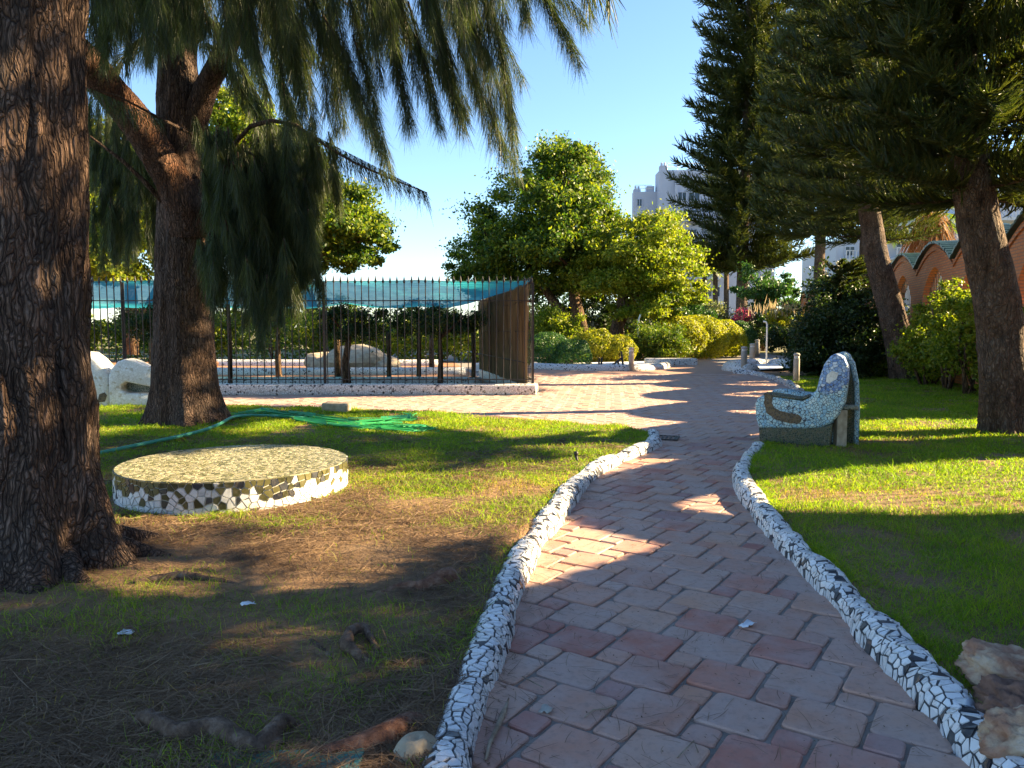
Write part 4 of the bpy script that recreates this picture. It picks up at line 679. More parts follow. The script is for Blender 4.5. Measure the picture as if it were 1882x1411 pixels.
# ================================================================== BRICK WALL with wavy top
PER = 3.65 * math.hypot(1, .25); WT = .17
wallr = thing('brick_wall', (7.1 + .25 * 23.05, 23.05, 0), 'orange brick garden wall with wavy tiled top and barred pointed openings', 'wall', rz=math.atan2(1, .25))
def wtop(s):
    u = abs(((s / PER + .5) % 1) - .5) * 2      # 0 at a crest, 1 at a valley
    return 3.48 + .62 * (cos(u * pi / 2) ** .9 if u < .999 else 0) 
def bay(k):
    low = -4 <= k <= -3; blind = k <= -5; hw = 1.15; sill = .45 if low else 2.05; spring = 2.45 if low else 2.62; apex = 3.42; c = PER * k; off = 0.
    if k == -4: hw, apex, off = 1.32, 3.78, -.38
    n = 44; ss = sorted(set([round(-PER / 2 + PER * i / n, 5) for i in range(n + 1)] + [off - hw, off + hw])); mb = MB()
    arch = lambda s: spring + (apex - spring) * max(0, 1 - (abs(s - off) / hw) ** 1.55) ** .8
    fr = lambda s0, s1, za, zb, zc, zd, y, flip: mb.add([(c + s0, y, za), (c + s1, y, zb), (c + s1, y, zd), (c + s0, y, zc)], [(0, 1, 2, 3) if flip else (3, 2, 1, 0)])
    for s0, s1 in zip(ss, ss[1:]):
        t0, t1 = wtop(c + s0 + 1e-4), wtop(c + s1 - 1e-4); m = (s0 + s1) / 2; ins = abs(m - off) < hw and not blind
        for y, fl in ((WT, False), (-WT, True)):
            if ins: fr(s0, s1, -.1, -.1, sill, sill, y, fl); fr(s0, s1, arch(s0), arch(s1), t0, t1, y, fl)
            else: fr(s0, s1, -.1, -.1, t0, t1, y, fl)
        mb.add([(c + s0, -WT, t0), (c + s1, -WT, t1), (c + s1, WT, t1), (c + s0, WT, t0)], [(0, 1, 2, 3)])
        if ins: mb.add([(c + s0, -WT, arch(s0)), (c + s1, -WT, arch(s1)), (c + s1, WT, arch(s1)), (c + s0, WT, arch(s0))], [(3, 2, 1, 0)]); mb.add([(c + s0, -WT, sill), (c + s1, -WT, sill), (c + s1, WT, sill), (c + s0, WT, sill)], [(0, 1, 2, 3)])
    for s_, fl in ((off - hw, 0), (off + hw, 1)) if not blind else (): mb.add([(c + s_, -WT, sill), (c + s_, WT, sill), (c + s_, WT, spring), (c + s_, -WT, spring)], [(3, 2, 1, 0) if fl else (0, 1, 2, 3)])
    b = mb.build('wall_bay', 'brick', wallr)
    nb = 0 if blind else max(5, int(hw * 2 / .16)); gr = MB()
    for i in range(1, nb):
        s_ = off - hw + 2 * hw * i / nb; m_ = MB(); m_.tube([(c + s_, 0, sill), (c + s_, 0, arch(s_))], .011, 6)
        if -3 <= k <= 1: m_.build('grille_bar', 'iron', b)
        else: gr.add(m_.v, m_.f)
    if not blind: cb = MB(); cb.tube([(c + off - hw, 0, sill + .35), (c + off + hw, 0, sill + .35)], .012, 6); gr.add(cb.v, cb.f); gr.build('grille', 'iron', b) if gr.v else None
    # projecting brick string and sill
    tr = MB(); q = np.linspace(-PER / 2, PER / 2, 41)
    for s0, s1 in zip(q, q[1:]):
        a, e = wtop(c + s0 + 1e-4) - .12, wtop(c + s1 - 1e-4) - .12; tr.add([(c + s0, WT, a - .09), (c + s1, WT, e - .09), (c + s1, WT + .05, e - .09), (c + s0, WT + .05, a - .09), (c + s0, WT, a), (c + s1, WT, e), (c + s1, WT + .05, e), (c + s0, WT + .05, a)], [(0, 3, 2, 1), (2, 3, 7, 6), (4, 5, 6, 7)])
    tr.build('brick_trim', 'brick', b)
    if k % 2 == 0 or True:
        pr = MB(); pr.box(c - PER / 2 - .2, c - PER / 2 + .2, WT + .003, WT + .16, -.1, 2.0); pr.build('pier', 'brick', b, bevel=.01)
    # coping tiles laid across the crest
    arc = np.linspace(-PER / 2, PER / 2, 200); zz = np.array([wtop(c + s_) for s_ in arc]); L = np.r_[0, np.cumsum(np.hypot(np.diff(arc), np.diff(zz)))]; m = int(L[-1] / .19); co = MB()
    for i in range(m):
        l = (i + .5) * L[-1] / m; s_ = np.interp(l, L, arc); z = np.interp(l, L, zz); s2 = np.interp(l + .02, L, arc); z2 = np.interp(l + .02, L, zz); an = math.atan2(z2 - z, s2 - s_)
        if -3 <= k <= 1:
            o = link(bpy.data.objects.new('coping_tile', COP), wallr); o.location = (c + s_, random.uniform(-.01, .01), z + .012); o.rotation_euler = (0, -an, 0)
        else: R_ = Matrix.Rotation(-an, 3, 'Y'); co.add([R_ @ v.co + Vector((c + s_, 0, z + .012)) for v in COP.vertices], [tuple(p.vertices) for p in COP.polygons])
    if co.v: tag(co.build('coping_tiles', 'roofgreen', b), kind='stuff')
cm = MB(); n_ = 7
prof = [(.105 * cos(pi * i / (n_ - 1)), .075 * sin(pi * i / (n_ - 1))) for i in range(n_)]
cm.add([(x, -WT - .13, z) for x, z in prof] + [(x, WT + .13, z) for x, z in prof], [(i, i + 1, i + 1 + n_, i + n_) for i in range(n_ - 1)] + [tuple(range(n_ - 1, -1, -1)), tuple(range(n_, 2 * n_)), (0, n_, 2 * n_ - 1, n_ - 1)])
COP = cm.mesh('coping_tile', 'roofgreen')
random.seed(3)
for k in range(-8, 9): bay(k)
# ================================================================== FENCED NURSERY
FX0, FX1, FY = -14.2, .47, 18.25
fk = wl(thing('fence_plinth', ((FX0 + FX1) / 2, FY, 0), 'long low pebble mosaic plinth carrying the iron railings', 'plinth'))
mb = MB(); mb.box(FX0, FX1 + .12, FY - .19, FY + .17, -.03, .25); mb.build('plinth', 'kerbfar', fk, True, .05, 3)
fe = thing('iron_fence', (FX0, FY, .25), 'tall black iron railing fence with spear tips around the nursery', 'fence')
barm = MB(); barm.tube([(0, 0, 0), (0, 0, 2.40)], .0125, 6); barm.lathe([(.006, 2.38), (.03, 2.43), (.022, 2.48), (.004, 2.57)], 6); BAR = barm.mesh('bar', 'iron')
nb = int((FX1 - FX0) / .167)
for i in range(nb + 1):
    o = link(bpy.data.objects.new('bar', BAR), fe); o.location = (i * (FX1 - FX0) / nb, random.uniform(-.004, .004), random.uniform(-.015, .01)); o.rotation_euler = (random.uniform(-.004, .004), random.uniform(-.005, .005), 0)
for z in (.10, 1.98): m_ = MB(); m_.box(0, FX1 - FX0, -.02, .02, z - .012, z + .012); m_.build('rail', 'iron', fe)
for x in (0, 4.9, 9.7, FX1 - FX0 + .03): m_ = MB(); m_.box(x - .03, x + .03, .022, .075, -.01, 2.42); m_.build('post', 'iron', fe)
SX1, SY1 = -.95, 25.2
sf = thing('iron_fence', (FX1 + .04, FY, .25), 'side run of iron railings lined with reed screen at the plaza corner', 'fence'); dx, dy = SX1 - FX1, SY1 - FY; Ls = math.hypot(dx, dy); ns = int(Ls / .167)
for i in range(1, ns + 1):
    o = link(bpy.data.objects.new('bar', BAR), sf); o.location = (dx * i / ns, dy * i / ns, random.uniform(-.015, .01))
for z in (.10, 1.98): m_ = MB(); m_.tube([(0, .05, z), (dx, dy, z)], .016, 4); m_.build('rail', 'iron', sf)
m_ = MB(); m_.add([], []); m_.tube([(.02, -.05, -.26), (.05, -.05, 0)], .01, 4)
pl2 = wl(thing('fence_plinth', ((FX1 + SX1) / 2, (FY + SY1) / 2, 0), 'side plinth under the reed screened railings', 'plinth')); nrm = Vector((-dy, dx)).normalized() * .16
m_ = MB(); a0, a1 = Vector((FX1 + .02, FY + .22)), Vector((SX1, SY1)); c4 = [a0 - nrm, a1 - nrm, a1 + nrm, a0 + nrm]; m_.add([(*c, -.03) for c in c4] + [(*c, .24) for c in c4], [(0, 1, 2, 3), (7, 6, 5, 4), (0, 4, 5, 1), (1, 5, 6, 2), (2, 6, 7, 3), (3, 7, 4, 0)]); m_.build('plinth', 'kerbfar', pl2, bevel=.04)
rs = wl(thing('reed_screen', (FX1, FY + .3, .25), 'weathered brown reed cane screen tied inside the side railings', 'reed screen')); n = 900
t = rng.random(n); P = np.stack([FX1 - .09 + dx * t - .035 + rng.normal(size=n) * .012, FY + .12 + dy * t, np.full(n, .2)], -1); Lc = np.clip(2.35 + rng.normal(size=n) * .08 - .15 * t, 1.4, 2.5)
D = rng.normal(size=(n, 3)) * .012 + [0, 0, 1]; tag(quads('canes', *join([strips(P, D, Lc, .022, rng.normal(size=(n, 3)) * .02, 3, np.tile([1, 0, 0.], (n, 1)), .8), strips(P, D, Lc, .022, rng.normal(size=(n, 3)) * .02, 3, np.tile([0, 1, 0.], (n, 1)), .8)]), 'reed', rs), kind='stuff')
for z in (.75, 1.5, 2.2):
    m_ = MB(); m_.tube([(FX1 - .16, FY + .12, z), (FX1 - .16 + dx, FY + .12 + dy, z)], .01, 4); m_.build('wire', 'iron', rs)
# shade net
nx_, ny_ = 90, 26; u = np.linspace(0, 1, nx_)[None]; v = np.linspace(0, 1, ny_)[:, None]; X = -13.8 + (FX1 + 13.75 - v * 1.0) * u; Y = FY + .12 + v * 5.6 + 0 * u
Z = 2.68 - .34 * v - .30 * np.sin(pi * v) ** .8 * (.55 + .45 * np.abs(np.sin(u * pi * 3.02))) - .10 * v * np.abs(np.sin(u * pi * 6.1)) + .42 * v * np.clip((u - .86) / .14, 0, 1) ** 1.3 + .05 * fbm(np.stack([X * 1.3, Y * 1.3, X * 0], -1), 2, 4)
i = np.arange(ny_ - 1)[:, None] * nx_ + np.arange(nx_ - 1)[None]; nw = wl(thing('shade_net', (-6.5, 21, 2.2), 'sagging teal shade net stretched over the nursery behind the railings', 'net')); quads('netting', np.stack([X, Y, Z], -1), np.stack([i, i + 1, i + nx_ + 1, i + nx_], -1).reshape(-1, 4), 'net', nw, True)
for vv, yy in ((0, FY + .12), (1, FY + 5.72)):
    m_ = MB(); m_.tube([(float(X[0 if vv == 0 else -1, k]), yy, float(Z[0 if vv == 0 else -1, k])) for k in range(0, nx_, 3)], .008, 4); m_.build('edge_cord', 'hose', nw)
# ground beds inside
be = MB(); be.add([(-16, 18.45, -.005), (-.1, 18.45, -.005), (-1.3, 26, -.005), (-3, 38, -.005), (-24, 38, -.005)], [(0, 1, 2, 3, 4)]); tag(be.build('earth_bed', 'earth'), 'bare reddish earth beds of the nursery', kind='structure')
def edging(pts, label, w_=.13, h_=.2):
    o = MB(); C, S = catmull(pts, .4); o.tube([(x, y, .02) for x, y in C], [h_] * len(C), 10); rt = wl(thing('planter_kerb', (C[0][0], C[0][1], 0), label, 'kerb')); o.build('kerb_body', 'kerbfar', rt, True)
edging([(-14, 21.6), (-8, 21.4), (-4.5, 21.4), (-2.2, 21.5), (-.9, 21.0)], 'white pebble kerb just behind the front railings')
edging([(-13, 26.5), (-8, 26.2), (-4, 26.4), (-1.6, 26.4)], 'white pebble kerb across the middle of the nursery', h_=.22); edging([(-14, 33), (-8, 32.6), (-3, 32.8)], 'white pebble kerb at the back of the nursery', h_=.24)
def small_tree(x, y, zc, r, n, mat, label, seed, lean=.0, tr=.09):
    random.seed(seed); rt = wl(thing('nursery_tree', (x, y, 0), label, 'tree', 'small trees of the nursery')); cl = []
    V, F, cl = puffs([((x + lean, y, zc), r)], 34, .17, int(n * .8), .085, .3, .4, .1, -.8); quads('crown', V, F, mat, rt); m_ = MB(); m_.tube([(x, y, -.1), (x + random.uniform(-.08, .08), y, zc * .4), (x + lean * .6, y, zc * .8)], [tr * 1.2, tr, tr * .7], 8)
    for k in range(5): m_.tube([(x + lean * .5, y, zc * .75), (x + lean + random.uniform(-.6, .6) * r[0], y + random.uniform(-.4, .4), zc + r[2] * .5)], [tr * .5, .02], 5)
    m_.build('trunk', 'wood', rt, True)
small_tree(-4.35, 20.1, 1.75, (.95, .8, .45), 9000, 'leafdark', 'dark flat topped nursery tree with a crooked trunk close behind the railings', 3, .1, .10)
small_tree(-1.95, 20.6, 1.72, (1.35, .8, .36), 10000, 'leafdark', 'wide flat crowned grey green nursery tree near the reed screen', 5, 0, .07)
small_tree(-9.6, 20.4, 1.7, (1.1, .8, .5), 9000, 'leafdark', 'low nursery tree seen between the two casuarina trunks', 6, .2)
small_tree(-7.2, 23.5, 1.9, (.9, .8, .5), 7000, 'leafbig', 'nursery tree with green crown just right of the forked casuarina', 7); small_tree(-5.6, 24.5, 2.0, (.9, .8, .5), 7000, 'leafbig', 'nursery tree in the second row left of the crooked one', 9)
small_tree(-11.6, 24.5, 2.0, (1.2, .9, .6), 7000, 'leafdark', 'dark nursery tree in the second row behind the near casuarina', 10); small_tree(-2.9, 27.5, 2.1, (1.0, .9, .5), 7000, 'leafbig', 'nursery tree in the back row between the crooked and the flat crowned one', 11)
for x, y, zt, lb_ in ((-7.75, 20.9, 2.4, 'tall wooden stake beside the forked casuarina trunk'), (-3.55, 21.9, 1.5, 'short wooden post right of the crooked nursery tree'), (-2.75, 22.4, 2.2, 'tall wooden stake near the flat crowned nursery tree'), (-1.15, 22.6, 1.7, 'wooden post in front of the reed screen')):
    m_ = MB(); m_.tube([(0, 0, -.1), (.02, 0, zt * .5), (-.02, .01, zt)], [.07, .065, .06], 8); o = m_.build('wooden_post', 'wood', None, True); o.location = (x, y, 0); tag(o, lb_, 'post')
random.seed(9)
for j, (x, y, s, lb_) in enumerate(((-6.0, 29.5, 1.0, 'largest pale boulder at the back of the nursery'), (-7.4, 30.2, .7, 'pale boulder left of the largest nursery boulder'), (-4.9, 29.2, .55, 'small pale boulder right of the largest nursery boulder'), (-12.5, 29, .9, 'ochre boulder seen between the casuarina trunks'))):
    bm = bmesh.new(); bmesh.ops.create_icosphere(bm, subdivisions=3, radius=1)
    for v_ in bm.verts: v_.co = Vector((v_.co.x * 1.3, v_.co.y, v_.co.z * .7)) * s * (.7 + .6 * float(fbm(np.array(v_.co * 1.4 + Vector((j * 5, 0, 0))), 3, j)))
    me = bpy.data.meshes.new('boulder'); bm.to_mesh(me); bm.free(); me.materials.append(MT['stone' if j < 3 else 'earth']); o = link(bpy.data.objects.new('boulder', me)); o.location = (x, y, s * .3); tag(o, lb_, 'boulder')
shrub('background_hedge', [((-4.4, 37, .9), (1.6, 1., 1.2)), ((-1.6, 36.5, .9), (1.6, 1., 1.15)), ((-7.2, 37.5, .8), (1.5, 1., 1.1))], 20000, .14, 'leafbright', 'sunlit hedge closing the back of the nursery right of centre', 'hedge'); shrub('background_hedge', [((-12, 38, 1.0), (3., 1.2, 1.5)), ((-17, 37.5, 1.0), (3.2, 1.2, 1.7)), ((-23, 36, 1.2), (3.5, 1.5, 2))], 22000, .16, 'leafbig', 'green hedge closing the back of the nursery behind the casuarinas', 'hedge')
m_ = MB(); m_.prism([(-.65, 0), (.65, 0), (.65, .9), (.2, .75), (-.35, .3), (-.65, .28)], -.3, .3); o = m_.build('white_ramp', 'white', None, bevel=.02); o.location = (-.75, 28.3, 0); tag(o, 'white stepped block standing behind the reed screen', 'block')
# ================================================================== BENCHES
def drum():
    rt = wl(thing('round_bench', (DX, DY, .03), 'low round bench faced with broken black and white tiles', 'bench')); h = .285
    m_ = MB(); m_.lathe([(DR - .012, -.05), (DR - .006, .0), (DR - .006, h - .02), (DR - .025, h - .006), (.02, h - .004)], 96, (DX, DY, .03)); m_.build('bench_body', 'groutl', rt)
    rd = random.Random(8); circ = 2 * pi * DR; cs = .06; ns = int(circ / cs); nz = 5; S = []
    for i in range(ns):
        for j in range(nz): S.append(((i + rd.uniform(.05, .95)) * circ / ns, (j + rd.uniform(.05, .95)) * h / nz))
    cells = voronoi(S, (0, circ, .004, h - .008), .0095); items = []
    for p, poly in zip(S, cells):
        if not poly: continue
        th0 = p[0] / DR; wav = .095 + .035 * sin(th0 * 5) + .02 * sin(th0 * 13); up_ = p[1] > h - wav
        dark = up_ and rd.random() < .93 or (not up_ and rd.random() < (.3 if p[1] > .09 else .12)); o = rd.uniform(.003, .006)
        f = lambda q, off: (DX + (DR + off) * cos(q[0] / DR), DY + (DR + off) * sin(q[0] / DR), .03 + q[1]); items.append((cos(th0 + pi / 2 + .33), [f(q, o - .006 + .004) for q in poly], [f(q, -.012) for q in poly], ('chipo' if rd.random() < .75 else 'chipd') if dark else 'chipw'))
    items.sort(key=lambda t: -t[0]); j = MB(); mats = ['chipw', 'chipd', 'chipo']
    for i, (sc_, top, bot, mt) in enumerate(items):
        n = len(top); fs = [tuple(range(n))] + [(k, k + n, (k + 1) % n + n, (k + 1) % n) for k in range(n)]
        if i < 285: q = MB(); q.add(top + bot, fs); q.build('tile_chip', mt, rt)
        else: j.add(top + bot, fs, mats.index(mt))
    tag(j.build('tile_chips', mats, rt), kind='stuff')
    # flat top of small chips
    cs = .036; S = []; k = int(2 * DR / cs)
    for i in range(k):
        for jj in range(k):
            x, y = -DR + (i + rd.uniform(.05, .95)) * 2 * DR / k, -DR + (jj + rd.uniform(.05, .95)) * 2 * DR / k
            if math.hypot(x, y) < DR - .02: S.append((x, y))
    cells = voronoi(S, (-DR, DR, -DR, DR), .007); t_ = MB()
    for p, poly in zip(S, cells):
        if not poly: continue
        poly = [(x * min(1, (DR - .012) / math.hypot(x, y)), y * min(1, (DR - .012) / math.hypot(x, y))) for x, y in poly]; n = len(poly); z = .03 + h + rd.uniform(-.002, .002)
        t_.add([(DX + x, DY + y, z) for x, y in poly] + [(DX + x, DY + y, z - .006) for x, y in poly], [tuple(range(n))] + [(q, q + n, (q + 1) % n + n, (q + 1) % n) for q in range(n)], 0 if rd.random() < .62 else 1)
    tag(t_.build('top_mosaic', ['chipc', 'chipol'], rt), kind='stuff')
drum()
# blue sculptural bench: local x front to back, local y along its length
bb = thing('mosaic_bench', (3.24, 9.95, .03), 'sculptural blue and dark mosaic bench with a tall humped back beside the path', 'bench', rz=R(-27))
LB = 1.45
armp = [(.0, .22), (.3, .235), (.6, .245), (.8, .27), (.93, .33), (1.03, .46), (1.10, .62), (1.12, .85), (1.12, 1.05), (1.06, 1.17), (.98, 1.215), (.90, 1.19), (.82, 1.08), (.77, .92), (.735, .76), (.67, .665), (.56, .615), (.40, .63), (.22, .655), (.08, .66), (-.02, .63), (-.055, .54), (-.045, .38)]
for y0, y1 in ((0, .24), (LB - .24, LB)):
    m_ = MB(); m_.prism(armp, y0, y1); m_.build('arm_panel', 'mosblue', bb, True, .06, 4)
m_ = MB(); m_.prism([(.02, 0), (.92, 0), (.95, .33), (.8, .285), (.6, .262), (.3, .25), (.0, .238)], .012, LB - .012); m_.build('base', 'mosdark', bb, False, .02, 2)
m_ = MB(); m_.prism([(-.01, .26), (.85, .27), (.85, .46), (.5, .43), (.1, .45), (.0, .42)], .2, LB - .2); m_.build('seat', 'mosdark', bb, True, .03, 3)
m_ = MB(); m_.prism([(.80, .3), (1.0, .36), (1.09, .62), (1.10, 1.0), (1.05, 1.14), (.97, 1.19), (.89, 1.16), (.83, 1.04), (.79, .85), (.74, .6)], .2, LB - .2); m_.build('backrest', 'moscobalt', bb, True, .05, 4)
# hump cap in cobalt on the near end and inlays
m_ = MB(); cap = [(.735, .74), (.77, .92), (.82, 1.08), (.90, 1.195), (.98, 1.222), (1.06, 1.176), (1.126, 1.05), (1.126, .85), (1.0, .72), (.86, .68)]; m_.prism(cap, -.012, .25); m_.build('hump_cap', 'moscobalt', bb, True, .05, 4)
def capsule(pts, r, n=10):
    P = [Vector((x, 0, z)) for x, z in pts]; L = []; Rr = []
    for i, p in enumerate(P):
        t = (P[min(i + 1, len(P) - 1)] - P[max(i - 1, 0)]).normalized(); nn = Vector((-t.z, 0, t.x)); L.append(p + nn * r[i]); Rr.append(p - nn * r[i])
    e = [P[-1] + (Vector((cos(a), 0, sin(a))) * r[-1]) for a in np.linspace(-1, 1, 7)]; t = (P[-1] - P[-2]).normalized(); a0 = math.atan2(t.z, t.x); e = [P[-1] + Vector((cos(a0 + a), 0, sin(a0 + a))) * r[-1] for a in np.linspace(-1.3, 1.3, 7)]
    return [(v_.x, v_.z) for v_ in Rr + e + L[::-1]]
m_ = MB(); m_.prism(capsule([(.13, .672), (.12, .56), (.15, .47), (.26, .405), (.42, .375), (.5, .37)], [.055, .05, .06, .065, .065, .06]), -.010, .03); m_.build('inlay', 'mosbrown', bb)
m_ = MB(); m_.prism([(.05, .655), (.56, .605), (.66, .655), (.64, .69), (.54, .645), (.40, .66), (.2, .69), (.06, .69)], -.004, .25); m_.build('arm_rest_top', 'mosdark', bb, True, .02, 2)
m_ = MB(); m_.prism([(.85, .86), (.90, .85), (.98, .90), (1.0, .98), (.92, 1.0), (.86, .95)], -.018, .02); m_.build('inlay', 'moswhite', bb)
# arch-shaped rear of the bench with a ledge
m_ = MB()
o_ = [(1.16, .0), (1.24, .0)]; 
arch_out = [(.02, .0), (.0, .5), (.03, .85), (.12, 1.08), (.27, 1.19), (.42, 1.1), (.52, .85), (.56, .5), (.56, 0)]; arch_in = [(.47, 0), (.47, .5), (.44, .8), (.36, .98), (.27, 1.05), (.18, .97), (.11, .8), (.09, .5), (.10, 0)]
re_ = MB(); ny = len(arch_out)
re_.prism([(x, z) for x, z in [(.02, 0), (.56, 0), (.56, .5), (.52, .85), (.42, 1.1), (.27, 1.19), (.12, 1.08), (.03, .85), (.0, .5)]], .06, .14); rp = re_.build('rear_panel', 'mosdark', bb, True, .02, 2)
rim = MB(); rim.tube([(x * .97 + .008, .055, z * .985) for x, z in arch_out], .055, 8); rr_ = rim.build('rear_rim', 'mosblue', bb, True)
ld = MB(); ld.box(.08, .48, -.12, .06, .50, .56); l_ = ld.build('rear_ledge', 'mosolive', bb, True, .02, 2); lg = MB(); lg.box(.03, .24, -.13, .055, 0, .498); g_ = lg.build('rear_leg', 'stone', bb, False, .01, 2)
for q in (rp, rr_, l_, g_): q.location = (.93, .2, 0); q.rotation_euler = (0, 0, R(24)); q.scale = (.62, 1, 1)
bb.scale = (.95, 1, 1)
# white mosaic sofa on the left
ws = thing('mosaic_sofa', (-8.05, 14.6, .02), 'white mosaic sofa with a wavy back in full sun left of the forked casuarina', 'bench', rz=R(6))
m_ = MB(); m_.prism([(.28, 0), (1.28, 0), (1.28, .27), (1.15, .28), (.62, .30), (.50, .36), (.50, .46), (.60, .52), (.85, .46), (1.28, .38), (1.28, .66), (1.2, .76), (.97, .83), (.77, .93), (.62, .97), (.46, .91), (.33, .77), (.28, .62)], 0, .35); m_.build('arm_panel', 'moswhite', ws, True, .035, 3)
m_ = MB(); m_.prism([(.3, .02), (1.24, .02), (1.24, .62), (.9, .74), (.6, .88), (.35, .7)], .30, .9); m_.build('seat_body', 'mosolive', ws, True, .04, 3)
m_ = MB(); m_.prism([(-.45, 0), (.27, 0), (.27, .66), (.18, .80), (.05, .96), (-.1, 1.08), (-.3, 1.1), (-.45, 1.0)], .02, .6); m_.build('backrest', 'moswhite', ws, True, .05, 3)
m_ = MB(); m_.prism([(.06, .12), (.2, .14), (.24, .26), (.2, .32), (.1, .28)], .008, .05); m_.build('inlay', 'mosbrown', ws)
# ================================================================== STREET FURNITURE
def bollard(x, y, h, r, label, lamp=True):
    rt = thing('bollard', (x, y, .02), label, 'bollard', 'pale bollards round the plaza'); m_ = MB(); m_.lathe([(r, -.05), (r, h * .8), (r * .98, h * .81)], 16); m_.build('post', 'concrete', rt, True, 0)
    m_ = MB(); m_.lathe([(r * .86, h * .81), (r * .86, h * .9)], 16); m_.build('lens', 'white', rt, True); m_ = MB(); m_.lathe([(r * 1.03, h * .9), (r * 1.03, h * .96), (r * .8, h * .99), (.01, h)], 16); m_.build('cap', 'concrete', rt, True)
for args in ((*gp(1463, 705)[:2], .86, .085, 'bollard on the lawn edge just behind the blue bench'), (*gp(1367, 684)[:2], .92, .11, 'bollard on the tip of the far white kerb'), (*gp(1382, 668)[:2], .9, .12, 'bollard behind the one on the kerb tip'), (*gp(1160, 681)[:2], .86, .1, 'bollard standing in front of the white planter bed'), (*gp(1279, 656)[:2], .95, .11, 'bollard in front of the long yellow hedge'), (*gp(1391, 655)[:2], .95, .14, 'bollard by the far steps')): bollard(*args)
def planter(name, pts, label, h, mat='kerbfar', fill=None):
    C, S = catmull(pts, .25); rt = wl(thing(name, (C[0][0], C[0][1], 0), label, 'planter')); m_ = MB(); m_.tube([(x, y, .03) for x, y in C], h, 10); m_.build('kerb_body', mat, rt, True)
    if fill: f_ = MB(); f_.add([(x, y, h * .35) for x, y in fill], [tuple(range(len(fill)))]); f_.build('bed', 'white', rt)
    return rt
planter('planter_bed', [(.9, 31.2), (1.2, 29.9), (2.6, 28.9), (4.3, 28.7), (5.6, 29.6), (6.4, 31.5), (6.9, 33.5)], 'white gravel bed edged with pebble mosaic beside the dark clipped hedge', .2, fill=[(1., 31.2), (1.4, 30.1), (2.6, 29.1), (4.2, 28.9), (5.5, 29.8), (6.3, 31.5), (6.8, 33.4), (7.4, 36), (1.2, 33)])
planter('planter_bed', [(8.6, 27.2), (8.3, 29), (9.4, 31.5), (11.2, 32.5), (11.6, 29.6)], 'white mosaic planter on the right behind the bollard', .3, fill=[(8.8, 27.2), (8.5, 29), (9.5, 31.3), (11.1, 32.3), (11.4, 29.6)])
random.seed(12)
def stick_at(x, y, h, an, label):
    m_ = MB(); m_.tube([(0, 0, 0), (h * sin(an) * .5, .03, h * cos(an) * .5), (h * sin(an), 0, h * cos(an))], [.05, .045, .035], 6); o = m_.build('black_stake', 'iron', None, True); o.location = (x, y, .05); tag(o, label, 'stake', 'dark stakes in the white bed')
for i, (px, an, h) in enumerate(((1103, 0, .3), (1107, .1, .34), (1127, .9, .5), (1139, 0, .22), (1148, -.15, .6))): p = gp(px, 675); stick_at(p.x, p.y + .4, h, an, ('shortest pair stake in the white gravel bed', 'upright dark stake beside the short pair stake in the gravel bed', 'dark stake leaning far over in the white gravel bed', 'stubby dark stake right of the leaning one in the gravel bed', 'tallest dark stake in the gravel bed, next to the bollard')[i])
m_ = MB(); m_.box(-.9, .9, -.25, .25, .36, .46); m_.box(-.75, -.5, -.2, .2, -.1, .36); m_.box(.5, .75, -.2, .2, -.1, .36); o = m_.build('stone_bench', 'concrete', None, bevel=.02); p = gp(1221, 660); o.location = (p.x, p.y, 0); o.rotation_euler = (0, 0, -.15); tag(o, 'small pale stone bench at the foot of the long yellow hedge', 'bench')
m_ = MB(); m_.box(-1.1, 1.1, -.4, .4, -.02, .28); o = m_.build('stone_block', 'kerbfar', None, bevel=.04); p = gp(1228, 668); o.location = (p.x - .1, p.y - 1, 0); tag(o, 'long low mosaic block in front of the stone bench', 'block')
# far lamp, handrail, pole, steps
p = gp(1368, 640); rt = thing('lantern_post', (p.x, p.y, 0), 'white lantern post in front of the dark handrail', 'lamp'); m_ = MB(); m_.tube([(0, 0, -.1), (0, 0, 1.0)], .1, 8); m_.build('post', 'white', rt); m_ = MB(); m_.box(-.3, .3, -.3, .3, 1.0, 2.0); m_.build('lantern_box', 'shadewhite', rt, bevel=.02); m_ = MB(); m_.box(-.6, .55, -.5, .5, 2.0, 2.2); m_.build('lantern_cap', 'white', rt, bevel=.02)
rt = thing('handrail', (17.5, 58, 0), 'black sloping handrail beyond the white lantern post', 'handrail')
for i in range(15): m_ = MB(); m_.tube([(i * .2, 0, -.1), (i * .2, 0, 2.0 - i * .035)], .035, 5); m_.build('baluster', 'iron', rt)
m_ = MB(); m_.tube([(-.1, 0, 2.0), (3.2, 0, 1.45)], .07, 6); m_.build('rail', 'iron', rt); m_ = MB(); m_.tube([(-.1, 0, 1.0), (3.2, 0, .6)], .05, 6); m_.build('rail', 'iron', rt)
st = thing('garden_steps', (16.6, 54.8, 0), 'pale garden steps at the end of the plaza', 'steps')
for i in range(4): m_ = MB(); m_.box(-1.3 + i * .05, 1.3, i * .5, i * .5 + .6, -.05, .17 * (i + 1)); m_.build('step', 'concrete', st, bevel=.02)
p = gp(1408, 677); rt = thing('thin_pole', (p.x, p.y, 0), 'thin white pole with a short arm beside the right planter', 'pole'); m_ = MB(); m_.tube([(0, 0, -.1), (0, 0, 1.75), (-.05, 0, 1.85), (-.15, 0, 1.86)], .035, 8); m_.build('shaft', 'white', rt, True); m_ = MB(); m_.lathe([(.08, -.02), (.08, .04), (.04, .06)], 10); m_.build('base', 'concrete', rt)
